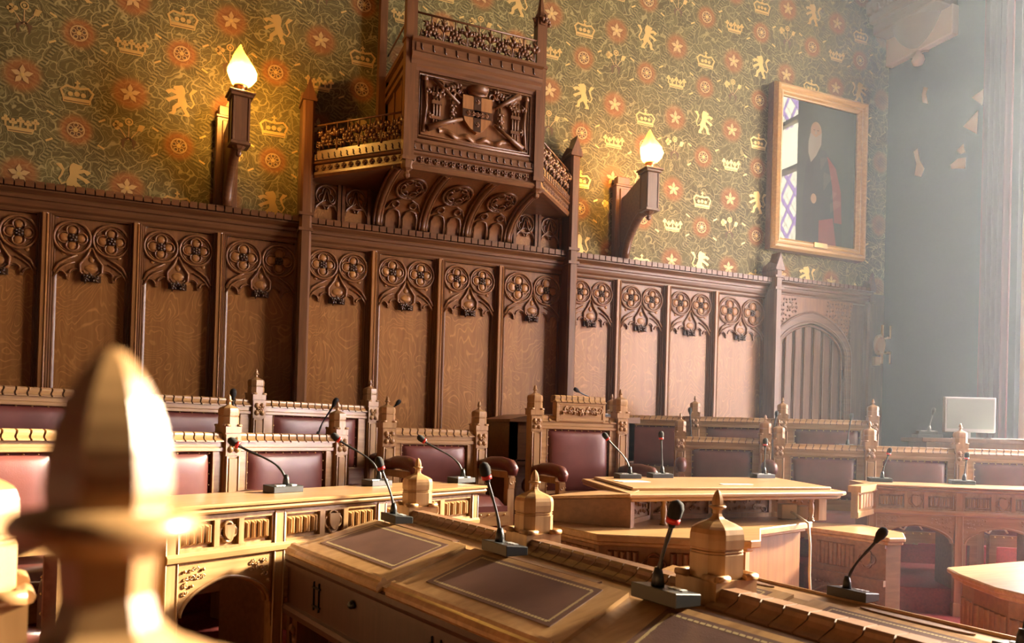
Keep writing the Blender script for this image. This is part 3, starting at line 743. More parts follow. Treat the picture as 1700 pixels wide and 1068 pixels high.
for sx in (-1, 1):
    mb = MB(); A4 = arch4(DW + .10, .485, 14)
    def inside(x, z, sx=sx):
        t = min(range(len(A4)), key=lambda i: abs(A4[i][0] - x)); return z > DSP + A4[t][1] + .022
    foliage(mb, inside, min(sx * .20, sx * .58), max(sx * .20, sx * .58), DSP + .15, 2.545, -.010, .040, 0, 5 + sx)
    mb.build('spandrel_carving', oak_h, d)
mb = MB()
w = DW - .02; npl = 7
A4 = arch4(DW - .01, .345, 24)
def top_at(x): 
    for (xa, za), (xb, zb) in zip(A4, A4[1:]):
        if xa <= x <= xb: return DSP + za + (zb - za) * (x - xa) / (xb - xa + 1e-9)
    return DSP
for i in range(npl):
    a = -w + 2 * w * i / npl; b = -w + 2 * w * (i + 1) / npl; g = .004
    xs = [a + g, (a + b) / 2, b - g]
    vs = []
    for y in (.03, .055):
        for x in xs: vs += [(x, y, FZ + .12), (x, y, top_at(x))]
    mb.add(vs, [(0, 2, 3, 1), (2, 4, 5, 3), (6, 7, 9, 8), (8, 9, 11, 10), (0, 1, 7, 6), (4, 10, 11, 5), (1, 3, 9, 7), (3, 5, 11, 9)], 0)
    if i:
        for dx in (-.018, 0.0, .018): mb.tube([(a + dx, .026 - (.008 if dx == 0 else 0), FZ + .12), (a + dx, .026 - (.008 if dx == 0 else 0), top_at(a + dx) - .005)], .0085 if dx == 0 else .005, 6)
lf = mb.build('door_leaf', oak_v, d)
mb = MB()
for z in (1.75,): mb.box(.46, .475, -.005, .03, z - .05, z + .05)
mb.build('hinge', iron, d)

# ------------------------------------------------------------------ canopy over the middle of the wall
can = empty('carved_canopy', (3.033, 0, 0), 0, 'projecting carved oak canopy with a coat of arms on its front', 'canopy')
YF = -.75; HW = .545; HO = 1.16
def dentil_band(mb, x0, x1, z, h, y, pitch, mat=0):
    n = max(1, round((x1 - x0) / pitch)); p = (x1 - x0) / n
    mb.box(x0, x1, y - .018, y + .012, z, z + h, mat)
    for i in range(n):
        x = x0 + (i + .5) * p
        mb.tube([(x - .008, y - .0185, z + h * .95), (x - .002, y - .0195, z + h * .7), (x - .004, y - .0195, z + h * .4), (x + .006, y - .0185, z + h * .15)], .0062, 5, False, 1)
# main front
mb = MB()
mb.box(-HW, HW, YF, YF + .06, 3.02, 3.90)
pr = [(YF + .02, 3.00), (YF - .02, 3.00), (YF - .035, 3.02), (YF - .03, 3.04), (YF - .012, 3.05), (YF - .012, 3.115), (YF - .03, 3.125), (YF - .035, 3.14), (YF - .01, 3.145), (YF - .01, 3.20), (YF - .02, 3.21), (YF, 3.24), (YF + .02, 3.24)]
mb.prism(pr, -HW, HW, 'x')
pr = [(YF + .02, 3.76), (YF - .02, 3.765), (YF - .03, 3.785), (YF - .045, 3.80), (YF - .05, 3.83), (YF - .07, 3.85), (YF - .075, 3.88), (YF - .06, 3.89), (YF - .06, 3.965), (YF - .09, 3.975), (YF - .09, 3.995), (YF + .02, 4.0)]
mb.prism(pr, -HW, HW, 'x')
for x0, x1 in ((-HW, -HW + .07), (HW - .07, HW)): mb.box(x0, x1, YF - .02, YF, 3.22, 3.78)
mb.box(-HW, HW, YF - .012, YF, 3.22, 3.245)
for r_, dx in ((.014, .075), (.010, .095)):
    pth = [(-HW + dx, YF - .008, 3.255 + dx - .07), (HW - dx, YF - .008, 3.255 + dx - .07), (HW - dx, YF - .008, 3.755 - dx + .07), (-HW + dx, YF - .008, 3.755 - dx + .07)]
    mb.tube(pth, r_, 6, True)
mb.build('front_panel', oak_h, can)
mb = MB(); dentil_band(mb, -HW + .02, HW - .02, 3.15, .05, YF - .012, .062)
n = 17
for i in range(n):
    x = -HW + .04 + (2 * HW - .08) * i / (n - 1)
    rosette(mb, x, YF - .016, 3.083, .026, 0, 4)
mb.build('lower_billet_band', [oak_h, rosette_oak], can)
mb = MB(); dentil_band(mb, -HW + .03, HW - .03, 3.895, .062, YF - .05, .094); mb.build('upper_billet_band', [oak_h, rosette_oak], can)
# openwork crest with roses
def crest(mb, x0, x1, z0, h, y, step, seed=1):
    rnd = random.Random(seed)
    n = max(1, round((x1 - x0) / step)); p = (x1 - x0) / n
    for i in range(n):
        cx = x0 + (i + .5) * p
        rosette(mb, cx, y, z0 + h * .45, p * .25, 0, 5)
        for a in (45, 135, 225, 315): leaf(mb, cx + p * .22 * math.cos(math.radians(a)), y, z0 + h * .45 + p * .22 * math.sin(math.radians(a)), p * .28, a)
        for sx in (-1, 1):
            mb.tube([(cx + sx * p * .5, y, z0), (cx + sx * p * .42, y, z0 + h * .4), (cx + sx * p * .12, y, z0 + h * .1)], .008, 5)
            scroll(mb, cx + sx * p * .38, y, z0 + h * .25, p * .12, 90, 1.2, .008, 0, sx)
        leaf(mb, cx + p * .5, y, z0 + h * .5, h * .42, 90)
        mb.tube([(cx + p * .5, y, z0), (cx + p * .5, y, z0 + h)], .007, 5)
        mb.tube([(cx, y, z0 + h * .7), (cx, y, z0 + h)], .006, 5)
mb = MB(); crest(mb, -HW + .06, HW - .06, 4.0, .20, YF - .03, .19, 3)
mb.tube([(-HW, YF - .03, 4.205), (HW, YF - .03, 4.205)], .008, 6)
mb.build('crest_rail', oak_h, can)
# coat of arms in relief
YA = YF - .002
arms = MB()
arms.box(-HW + .1, HW - .1, YA - .004, YA + .004, 3.29, 3.74)
shield(arms, 0, 3.50, .245, .28, YA - .004, .040, 1)
# quartered shield: plain quarters with a charged cross
arms.box(-.030, .030, YA - .047, YA - .04, 3.365, 3.64, 2); arms.box(-.1225, .1225, YA - .047, YA - .04, 3.472, 3.532, 2)
for x, z in ((0, 3.60), (0, 3.50), (0, 3.42), (-.075, 3.502), (.075, 3.502), (-.037, 3.502), (.037, 3.502)): rosette(arms, x, YA - .047, z, .020, 0, 4)
arms.build('arms_relief', [oak_lighter, oak_bright, rosette_oak], can)
mb = MB()
mb.lathe([(.07, -.02), (.085, 0), (.095, .03), (.06, .035)], 14, (0, YA - .03, 3.675))   # cap above the shield
mb.tube([(-.07, YA - .05, 3.66), (0, YA - .06, 3.645), (.07, YA - .05, 3.66)], .012, 6)
mb.build('cap_of_maintenance', oak_h, can)
for sx in (-1, 1):
    mb = MB()
    for k in range(5):
        scroll(mb, sx * (.13 + .045 * k), YA - .018, 3.66 + .022 * math.sin(k * 2), .045, 30 * k, 1.1, .012, 0, sx)
        leaf(mb, sx * (.15 + .04 * k), YA - .02, 3.69 - .02 * k, .06, 90 - sx * (40 + 20 * k))
    for k in range(3): leaf(mb, sx * .20, YA - .02, 3.55 - .05 * k, .055, 270)
    mb.tube([(sx * .20, YA - .022, 3.60), (sx * .205, YA - .03, 3.46)], [.010, .018], 6)
    mb.build('mantling', oak_h, can)
for sx in (-1, 1):                                           # bound rods at both sides
    mb = MB()
    for dx in (-.022, 0, .022): mb.tube([(sx * .33 + dx, YA - .02, 3.34), (sx * .33 + dx * 1.2, YA - .02, 3.66)], .010, 6)
    for z in (3.42, 3.54, 3.60): mb.cbox(sx * .33, YA - .028, z, .08, .02, .025)
    mb.tube([(sx * .43, YA - .015, 3.30), (sx * .41, YA - .02, 3.5), (sx * .425, YA - .02, 3.72)], [.014, .010, .020], 7)
    mb.lathe([(.012, 0), (.026, .01), (.022, .035), (.012, .045)], 8, (sx * .425, YA - .02, 3.69))
    leaf(mb, sx * .40, YA - .02, 3.43, .055, 180 if sx > 0 else 0); leaf(mb, sx * .40, YA - .02, 3.60, .055, 90)
    mb.build('bound_rods', oak_h, can)
mb = MB(); mb.tube([(-.40, YA - .03, 3.33), (-.25, YA - .035, 3.40), (-.12, YA - .03, 3.45)], [.028, .020, .014], 8)
mb.tube([(-.36, YA - .03, 3.72), (-.15, YA - .04, 3.56)], [.016, .012], 7)
mb.build('mace', oak_h, can); mb = MB(); mb.tube([(.40, YA - .03, 3.30), (.26, YA - .035, 3.38), (.15, YA - .03, 3.45)], [.024, .016, .012], 8)
mb.tube([(.36, YA - .03, 3.72), (.24, YA - .04, 3.64), (.15, YA - .03, 3.58)], [.03, .018, .010], 8)
mb.build('mace', oak_h, can)
mb = MB()                                                    # motto ribbon
rb = []
for i in range(41):
    t = i / 40; rb.append((-.30 + .60 * t, 3.335 - .028 * math.sin(t * PI) + .012 * math.sin(t * PI * 7), .012 * math.sin(t * PI * 9)))
vs = [(x, YA - .02 + b_, z - .02) for x, z, b_ in rb] + [(x, YA - .02 + b_, z + .02) for x, z, b_ in rb]
vs += [(x, YA - .008 + b_, z - .02) for x, z, b_ in rb] + [(x, YA - .008 + b_, z + .02) for x, z, b_ in rb]
n = 41; fs = []
for i in range(n - 1): fs += [(i, i + 1, n + i + 1, n + i), (2 * n + i, 3 * n + i, 3 * n + i + 1, 2 * n + i + 1), (i, 2 * n + i, 2 * n + i + 1, i + 1), (n + i, n + i + 1, 3 * n + i + 1, 3 * n + i)]
mb.add(vs, fs, 0, True); mb.build('ribbon_scroll', oak_lighter, can)
# sides of the upper box and its top
for sx in (-1, 1):
    mb = MB()
    a, b_ = sorted((sx * HW, sx * (HW - .04)))
    mb.box(a, b_, YF + .05, .03, 3.05, 3.99)
    xs = sx * HW
    for z in (3.78, 3.86, 3.97): mb.box(min(xs, xs + sx * .03), max(xs, xs + sx * .03), YF, .03, z - .02, z + .02)
    for y in (YF + .2, YF + .45): mb.box(min(xs, xs + sx * .012), max(xs, xs + sx * .012), y - .02, y + .02, 3.2, 3.76)
    mb.build('side_panel', oak_v, can)
    mb = MB(); mb.tube([(xs, YF, 4.2), (xs, 0, 4.2)], .008, 6)
    mb.M = Matrix.Translation((xs, 0, 0)) @ Matrix.Rotation(PI / 2 * -sx, 4, 'Z'); crest(mb, *( (0.05, -YF - .05) if sx < 0 else (YF + .05, -.05) ), 4.0, .2, 0, .19, 8)
    mb.M = None; mb.build('side_crest', oak_h, can)
MB().box(-HW, HW, YF + .02, .03, 3.985, 4.0).build('top_board', desk_dark, can)
# corner posts with pendants
for sx in (-1, 1):
    mb = MB()
    mb.M = Matrix.Translation((sx * HW, YF, 0))
    mb.box(-.042, .042, -.042, .042, 3.06, 4.40)
    mb.box(-.052, .052, -.052, .052, 3.985, 4.01); mb.box(-.048, .048, -.048, .048, 3.06, 3.09)
    mb.lathe([(.003, 2.925), (.020, 2.935), (.024, 2.955), (.014, 2.975), (.02, 2.985), (.040, 3.0), (.044, 3.03), (.044, 3.062)], 8, (0, 0, 0), 0, False, .5)
    for k in range(4):
        an = k * PI / 2
        leaf(mb, .05 * math.cos(an), .05 * math.sin(an), 4.36, .07, 60)
        mb.box(.03 * math.cos(an) - .022, .03 * math.cos(an) + .022, .03 * math.sin(an) - .022, .03 * math.sin(an) + .022, 4.34, 4.40)
    mb.lathe([(.058, 4.40), (.03, 4.46), (.016, 4.56), (.012, 4.60), (.026, 4.62), (.02, 4.65), (.004, 4.70)], 8, (0, 0, 0), 0, False, .5)
    mb.build('corner_post', oak_v, can)
for sx in (-1,):
    MB().box(sx * .60 - .03, sx * .60 + .03, -.06, .04, 3.45, 4.75).build('rear_post', oak_v, can)
# slanting wings between the box and the wall posts
for sx in (-1, 1):
    x0, y0, x1, y1 = sx * HW, YF, sx * 1.165, -.10
    if sx < 0: x0, y0, x1, y1 = x1, y1, x0, y0
    Lw = math.hypot(x1 - x0, y1 - y0); an = math.atan2(y1 - y0, x1 - x0)
    M = Matrix.Translation((x0, y0, 0)) @ Matrix.Rotation(an, 4, 'Z')
    mb = MB(); mb.M = M
    pr = [(.03, 3.02), (-.01, 3.02), (-.022, 3.04), (-.02, 3.06), (-.004, 3.07), (-.004, 3.12), (-.02, 3.13), (-.026, 3.145), (0, 3.15), (0, 3.215), (.03, 3.22)]
    mb.prism(pr, 0, Lw, 'x'); mb.box(0, Lw, .0, .03, 3.2, 3.24); mb.build('wing_rail', oak_h, can)
    mb = MB(); mb.M = M
    dentil_band(mb, .03, Lw - .03, 3.155, .05, -.004, .062)
    for i in range(13): rosette(mb, .05 + (Lw - .1) * i / 12, -.006, 3.095, .024, 0, 4)
    mb.build('wing_billet_band', [oak_h, rosette_oak], can)
    mb = MB(); mb.M = M; crest(mb, .03, Lw - .03, 3.23, .21, .0, .20, 11); mb.tube([(0, 0, 3.445), (Lw, 0, 3.445)], .008, 6); mb.build('wing_crest', oak_h, can)
# soffit behind the wings and front
mb = MB(); mb.prism([(-1.16, -.08), (-HW, YF + .02), (HW, YF + .02), (1.16, -.08), (1.16, .03), (-1.16, .03)], 3.03, 3.05, 'z'); mb.build('soffit', oak_h, can)
# coved middle with ribs and three carved hollows
def cove(t, x, off=0):
    a = t * PI / 2
    return (x, .0 - .70 * (1 - math.cos(a)) - off * math.cos(a), 2.735 + .29 * math.sin(a) ** .9 - off * .5 * math.sin(a))
mb = MB(); K = 12
for i in range(K):
    pass
vs = [cove(i / K, x) for i in range(K + 1) for x in (-.60, .60)]
mb.add(vs, [(2 * i, 2 * i + 1, 2 * i + 3, 2 * i + 2) for i in range(K)], 0, True)
mb.build('cove', oak_lighter, can)
for i, x in enumerate((-.60, -.20, .20, .60)):
    mb = MB()
    for dx, r_ in ((0, .026), (-.03, .014), (.03, .014)):
        mb.tube([cove(k / 14, x + dx, .012) for k in range(15)], r_, 6)
    mb.build('cove_rib', oak_h, can)
def on_cove(mb, pts, r, xc):
    mb.tube([cove(max(0, min(1, z)), xc + x, .012) for x, z in pts], r, 5)
for xc in (-.40, 0, .40):
    mb = MB()
    for dx in (-.075, .075):
        on_cove(mb, [(dx - .06, .0), (dx - .06, .18), (dx - .04, .27), (dx, .30), (dx + .04, .27), (dx + .06, .18), (dx + .06, 0)], .010, xc)
        on_cove(mb, [(dx + .03 * math.cos(k), .38 + .05 * math.sin(k)) for k in [j * PI / 5 for j in range(11)]], .009, xc)
    for rr, r_ in ((.12, .013), (.085, .009)): on_cove(mb, [(rr * math.cos(k), .66 + rr * 1.5 * math.sin(k)) for k in [j * PI / 8 for j in range(17)]], r_, xc)
    for a in range(0, 360, 60):
        p = (.075 * math.cos(math.radians(a)), .66 + .075 * 1.5 * math.sin(math.radians(a)))
        on_cove(mb, [(p[0] + .03 * math.cos(k), p[1] + .045 * math.sin(k)) for k in [j * PI / 4 for j in range(9)]], .008, xc)
    for sx in (-1, 1): on_cove(mb, [(sx * .15, .30), (sx * .11, .42), (sx * .04, .48), (0, .52)], .009, xc)
    mb.build('cove_tracery', oak_h, can)
# flat carved panels on either side of the cove
for cx in (-1.03, -.78, .78, 1.03):
    mb = MB(); mb.box(-.10, .10, .02, .03, 2.72, 3.02, 1)
    for a, b_ in ((-.12, -.095), (.095, .12)): mb.box(a, b_, -.015, .03, 2.70, 3.03)
    mb.box(-.12, .12, -.015, .03, 2.70, 2.73)
    mb.arc(0, .01, 2.93, .085, 0, 360, .010, 18, 5, 0, 1.6)
    for a in (90, 210, 330): mb.arc(.035 * math.cos(math.radians(a)), .008, 2.93 + .035 * math.sin(math.radians(a)), .032, a - 120, a + 120, .006, 10, 5, 0, 1.5)
    for sx in (-1, 1):
        mb.tube([(0, .005, 2.99), (sx * .03, .005, 2.88), (sx * .08, .005, 2.835), (sx * .095, .005, 2.79)], .009, 5, False, 0, True, 1.6)
        mb.arc(sx * .045, .008, 2.815, .035, 0, 180, .008, 10, 5, 0, 1.6)
        mb.dome(sx * .07, .012, 2.875, .016, .016, .012, 8, 0, 2)
    mb.build('tracery_panel', [oak_h, oak_panel], can, 0, (cx, 0, 0))
mb = MB(); mb.box(-1.16, 1.16, .022, .032, 2.70, 3.04); mb.build('backing_board', oak_h, can)

# ------------------------------------------------------------------ wall lamps
flame_m, nt, bb = new_mat('lit_flame_glass')
tc = N(nt, 'ShaderNodeTexCoord'); sp = N(nt, 'ShaderNodeSeparateXYZ'); L(nt, tc.outputs['Object'], sp.inputs[0])
r = ramp(nt, [(.0, (1.0, 0.60, 0.12)), (.08, (1.0, 0.80, 0.38)), (.13, (1.0, 0.74, 0.26)), (.18, (1.0, 0.52, 0.06)), (.30, (0.90, 0.42, 0.03))]); L(nt, sp.outputs[2], r.inputs[0])
nz = N(nt, 'ShaderNodeTexNoise'); nz.inputs['Scale'].default_value = 14; L(nt, tc.outputs['Object'], nz.inputs['Vector'])
es = ramp(nt, [(.0, (.35, .35, .35)), (.06, (1, 1, 1)), (.115, (.8, .8, .8)), (.165, (.22, .22, .22)), (.30, (.12, .12, .12))]); L(nt, sp.outputs[2], es.inputs[0])
st = math_(nt, 'MULTIPLY', es.outputs[0], math_(nt, 'ADD', math_(nt, 'MULTIPLY', nz.outputs[0], .9), .55))
L(nt, r.outputs[0], bb.inputs['Emission Color']); L(nt, math_(nt, 'MULTIPLY', st, 3.2), bb.inputs['Emission Strength'])
bb.inputs['Base Color'].default_value = (.8, .5, .15, 1); bb.inputs['Roughness'].default_value = .25
trn = N(nt, 'ShaderNodeBsdfTransparent'); trn.inputs[0].default_value = (1, .75, .35, 1); mxs = N(nt, 'ShaderNodeMixShader'); mxs.inputs[0].default_value = .35
L(nt, bb.outputs[0], mxs.inputs[1]); L(nt, trn.outputs[0], mxs.inputs[2]); L(nt, mxs.outputs[0], nt.nodes['Material Output'].inputs['Surface'])
def wall_lamp(x, rz, lab):
    t = empty('wall_lamp', (x, 0, 2.71), rz, lab, 'wall lamp', 'flame wall lamps on oak brackets')
    w = .062
    mb = MB(); mb.box(-.085, .085, -.045, .03, 0, .72); mb.box(-.092, .092, -.052, .03, .70, .725); mb.box(-.07, .07, -.04, .03, .72, .80)
    mb.box(-.045, .045, -.058, -.04, .1, .68)
    mb.build('back_plate', oak_v, t, .006)
    # web: sloping top edge, quarter round under side
    top = [(-.03, .58), (-.14, .60), (-.30, .66), (-.42, .70)]
    und = [(-.45, .36), (-.38, .355), (-.30, .31), (-.22, .24), (-.15, .15), (-.115, .06), (-.10, .0), (-.03, .0)]
    mb = MB(); mb.prism(top + [(-.47, .68)] + und, -.032, .032, 'x'); mb.build('bracket_arm', oak_h, t, .004)
    mb = MB(); mb.tube([(0, y, z) for y, z in und[:-1]], .040, 8, False, 0, True); mb.build('arch_moulding', oak_h, t)
    mb = MB(); mb.box(-w, w, -.5 - w, -.5 + w, .345, .69)
    for a, b_ in ((-w - .010, .34), (-w - .018, .69)): mb.box(a, -a, -.5 + a, -.5 - a, b_, b_ + .022)
    mb.box(-w - .03, w + .03, -.5 - w - .03, -.5 + w + .03, .712, .727)
    for sx in (-1, 1):
        mb.box(sx * (w - .008) - .008, sx * (w - .008) + .008, -.5 - w - .006, -.5 - w + .01, .37, .685); mb.box(-w - .006, -w + .01, -.5 + sx * (w - .008) - .008, -.5 + sx * (w - .008) + .008, .37, .685)
    mb.lathe([(.004, .262), (.018, .275), (.022, .295), (.012, .31), (.03, .322), (.05, .345)], 8, (0, -.5, 0), 0, False, .5)
    mb.build('lamp_post', oak_v, t, .003)
    MB().lathe([(.045, .727), (.05, .735), (.03, .745), (.034, .765), (.05, .775), (.05, .79), (.03, .795)], 16, (0, -.5, 0)).build('lamp_gallery', brass, t)
    # twisted flame shade
    prof = [(.040, .0), (.070, .02), (.096, .06), (.103, .095), (.096, .135), (.078, .175), (.056, .21), (.036, .245), (.019, .275), (.004, .31)]
    vs = []; nseg = 20
    for i, (R, z) in enumerate(prof):
        for k in range(nseg):
            a = 2 * PI * k / nseg; q = 1 + .09 * math.cos(5 * (a + z * 7)) * min(1, z / .1)
            dx = .012 * math.sin(z * 18)
            vs.append((R * q * math.cos(a) + dx, R * q * math.sin(a), z))
    fs = [(i * nseg + k, i * nseg + (k + 1) % nseg, (i + 1) * nseg + (k + 1) % nseg, (i + 1) * nseg + k) for i in range(len(prof) - 1) for k in range(nseg)]
    mb = MB(); mb.add(vs, fs, 0, True); mb.add(vs, [tuple(range(nseg))[::-1], tuple(range((len(prof) - 1) * nseg, len(prof) * nseg))], 0)
    fl = mb.build('flame_shade', flame_m, t, 0, (0, -.5, .785))
    bl = bpy.data.lights.new('lamp_light', 'POINT'); bl.energy = 55.0; bl.color = (1.0, .66, .26); bl.shadow_soft_size = .05
    bo = bpy.data.objects.new('lamp_light', bl); COL.objects.link(bo); bo.parent = t; bo.location = (0, -.5, .88)
    return t
wall_lamp(1.215, .14, 'lit flame lamp on an oak bracket, left of the canopy')
wall_lamp(4.822, 0, 'lit flame lamp on an oak bracket, between the canopy and the portrait')

# ------------------------------------------------------------------ portrait
pt = empty('framed_portrait', (7.27, 0, 3.915), 0, 'gilt framed dark portrait of a bearded man hanging beside the corner', 'painting')
PW, PH = .655, .885
mb = MB()
prof = [(0, .03), (0, -.07), (.018, -.105), (.04, -.115), (.055, -.10), (.07, -.075), (.085, -.085), (.10, -.085), (.115, -.06), (.125, -.055), (.125, .03)]
def frame_mesh(mb, hw, hh, prof, mat=0):
    n = len(prof); vs = []
    for sx, sz in ((-1, -1), (1, -1), (1, 1), (-1, 1)):
        for d_, y in prof: vs.append((sx * (hw - d_), y, sz * (hh - d_)))
    fs = []
    for c in range(4):
        e = (c + 1) % 4
        for k in range(n): fs.append((c * n + k, c * n + (k + 1) % n, e * n + (k + 1) % n, e * n + k))
    mb.add(vs, fs, mat)
frame_mesh(mb, PW, PH, prof); mb.build('frame', gold_frame, pt)
mb = MB(); frame_mesh(mb, PW + .004, PH + .004, [(0, .03), (0, -.045), (.012, -.06), (.012, .03)]); mb.build('outer_moulding', oak_h, pt)
canvas_bg = plain('painted_ground', (0.032, 0.034, 0.028), 0.6); robe = plain('painted_dark_robe', (0.025, 0.022, 0.024), 0.6)
skin = plain('painted_flesh', (0.30, 0.18, 0.11), 0.6); beard_m = plain('painted_grey_beard', (0.26, 0.22, 0.17), 0.6); redp = plain('painted_red', (0.17, 0.022, 0.02), 0.6)
mb = MB(); mb.box(-PW + .1, PW - .1, -.03, .03, -PH + .1, PH - .1, 0)
def pf(pts, y, mat): mb.add([(x, y, z) for x, z in pts], [tuple(range(len(pts)))], mat)
pf([(-.20, -.77), (-.22, -.3), (-.17, .12), (-.06, .28), (.08, .28), (.24, .14), (.34, -.2), (.36, -.77)], -.031, 1)
pf([(.12, .22), (.25, .10), (.33, -.15), (.35, -.5), (.24, -.5), (.20, -.1)], -.0315, 2); pf([(.02, -.5), (.22, -.45), (.28, -.77), (.02, -.77)], -.0315, 2)
pf([(-.045 + .078 * math.cos(a), .46 + .112 * math.sin(a)) for a in [k * PI / 10 for k in range(20)]], -.032, 3)
pf([(-.125, .44), (-.05, .40), (.035, .46), (.03, .33), (-.04, .20), (-.11, .12), (-.15, .22), (-.15, .34)], -.0325, 4)
pf([(-.06 + .04 * math.cos(a), -.27 + .055 * math.sin(a)) for a in [k * PI / 8 for k in range(16)]], -.032, 3)
for ex in (-.075, -.02): pf([(ex - .014, .475), (ex + .014, .475), (ex + .014, .482), (ex - .014, .482)], -.033, 1)
pf([(-.055, .475), (-.044, .475), (-.036, .435), (-.062, .435)], -.033, 4)
mb.build('canvas', [canvas_bg, robe, redp, skin, beard_m], pt)
pg, nt, bb = new_mat('picture_glass')
out = nt.nodes['Material Output']
tr = N(nt, 'ShaderNodeBsdfTransparent'); gl = N(nt, 'ShaderNodeBsdfGlossy'); gl.inputs['Roughness'].default_value = .015
fr = N(nt, 'ShaderNodeFresnel'); fr.inputs['IOR'].default_value = 1.5; mx = N(nt, 'ShaderNodeMixShader')
L(nt, fr.outputs[0], mx.inputs[0]); L(nt, tr.outputs[0], mx.inputs[1]); L(nt, gl.outputs[0], mx.inputs[2]); L(nt, mx.outputs[0], out.inputs['Surface'])
MB().add([(-PW + .105, -.044, -PH + .105), (PW - .105, -.044, -PH + .105), (PW - .105, -.044, PH - .105), (-PW + .105, -.044, PH - .105)], [(0, 1, 2, 3)]).build('picture_glass', pg, pt)
MB().box(-.09, .09, -.095, -.07, -PH + .07, -PH + .12).build('name_plate', brass, pt)

# ------------------------------------------------------------------ corbel and fitting by the corner
cb = empty('stone_corbel', (WX - .006, -.43, 5.29), 0, 'carved stone corbel high in the corner with a round boss', 'corbel')
mb = MB()
for z, d_, w in ((.62, .42, .42), (.50, .38, .41), (.38, .33, .40)): mb.box(-d_, .0, -w, w, z - .06, z + .06)
for k in range(9): mb.box(-.45, -.41, -.40 + k * .09, -.34 + k * .09, .50, .60)
mb.build('corbel_cap', stone, cb, .012)
mb = MB(); mb.box(-.10, 0, -.42, .42, .02, .34); mb.build('wall_block', plaster, cb, .01)
mb = MB()
vs = []; n = 14; prof = [(.32, .38), (.30, .30), (.24, .20), (.17, .12), (.10, .06), (.06, .0)]
for R, z in prof: vs += [(-R * math.sin(PI * k / (n - 1)) * 1.05, -R * math.cos(PI * k / (n - 1)), z) for k in range(n)]
mb.add(vs, [(i * n + k, i * n + k + 1, (i + 1) * n + k + 1, (i + 1) * n + k) for i in range(len(prof) - 1) for k in range(n - 1)] , 0, True)
mb.build('corbel_bowl', stone, cb)
mb = MB(); mb.lathe([(.005, -.14), (.05, -.125), (.068, -.08), (.055, -.035), (.03, -.01), (.02, .03)], 14, (-.08, 0, 0)); mb.build('boss', plaster, cb)
ft = empty('wall_fitting', (8.255, .015, 2.12), 0, 'cream oval wall fitting with two bent arms in the dark corner', 'wall fitting')
mb = MB(); mb.prism([(.075 * math.cos(a), .12 * math.sin(a)) for a in [k * PI / 10 for k in range(20)]], -.05, 0, 'y'); mb.build('oval_plate', cream, ft, .01)
mb = MB(); mb.prism([(-.09, -.24), (-.01, -.24), (0, -.14), (-.10, -.14)], -.06, 0, 'y'); mb.build('lower_plate', cream, ft, .006)
for x in (-.03, .10):
    mb = MB(); mb.box(x - .01, x + .01, -.10, -.08, .08, .22); mb.box(x - .05, x + .01, -.10, -.08, .07, .09); mb.box(x - .01, x + .01, -.10, 0, .07, .09); mb.build('bent_arm', cream, ft)
    mb = MB(); mb.box(x - .01, x + .01, -.10, -.08, -.22, -.10); mb.box(x - .05, x + .01, -.10, -.08, -.10, -.08); mb.box(x - .01, x + .01, -.10, 0, -.10, -.08); mb.build('bent_arm', cream, ft)

# ------------------------------------------------------------------ tiers the benches stand on
UL = Vector((.842, .540, 0)); NL = Vector((-.540, .842, 0)); AL = Vector((1.032, -3.624, 0)); ANL = math.atan2(.540, .842)
UR = Vector((math.cos(math.radians(-32.7)), math.sin(math.radians(-32.7)), 0)); NR = Vector((-UR.y, UR.x, 0)); AR = Vector((5.34, -2.60, 0)); ANR = math.radians(-32.7)
def LP(s, o): p = AL + UL * s + NL * o; return (p.x, p.y)
def RP(s, o): p = AR + UR * s + NR * o; return (p.x, p.y)
tag(MB().prism([(2.35, -2.55), (2.9, -3.3), (4.3, -2.9), (4.9, -2.0), (4.6, .03), (2.0, .03), (2.05, -1.9)], FZ, .30, 'z').build('floor_dais', carpet), 'red carpeted dais in the middle of the horseshoe', 'dais', None, 'structure')
mb = MB(); mb.prism([LP(-1.6, .05), LP(1.62, .05), LP(1.6, .9), LP(1.45, 1.2), LP(-1.6, 1.2)], FZ, .02, 'z')
mb.prism([LP(-2.6, 1.2), LP(1.45, 1.2), (2.05, -1.3), (2.05, .03), (-2.4, .03)], FZ, .18, 'z'); tag(mb.build('floor_tier_left', carpet), 'stepped red carpeted floor under the left benches', 'floor', None, 'structure')
mb = MB(); mb.prism([RP(.0, .05), RP(2.6, .05), RP(2.6, 1.2), RP(-.3, 1.2), RP(-.3, .7)], FZ, .02, 'z')
mb.prism([RP(-.45, 1.2), RP(2.3, 1.2), RP(2.3, 2.2), (8.3, .03), (4.65, .03)], FZ, .18, 'z'); tag(mb.build('floor_tier_right', carpet), 'stepped red carpeted floor under the right benches', 'floor', None, 'structure')

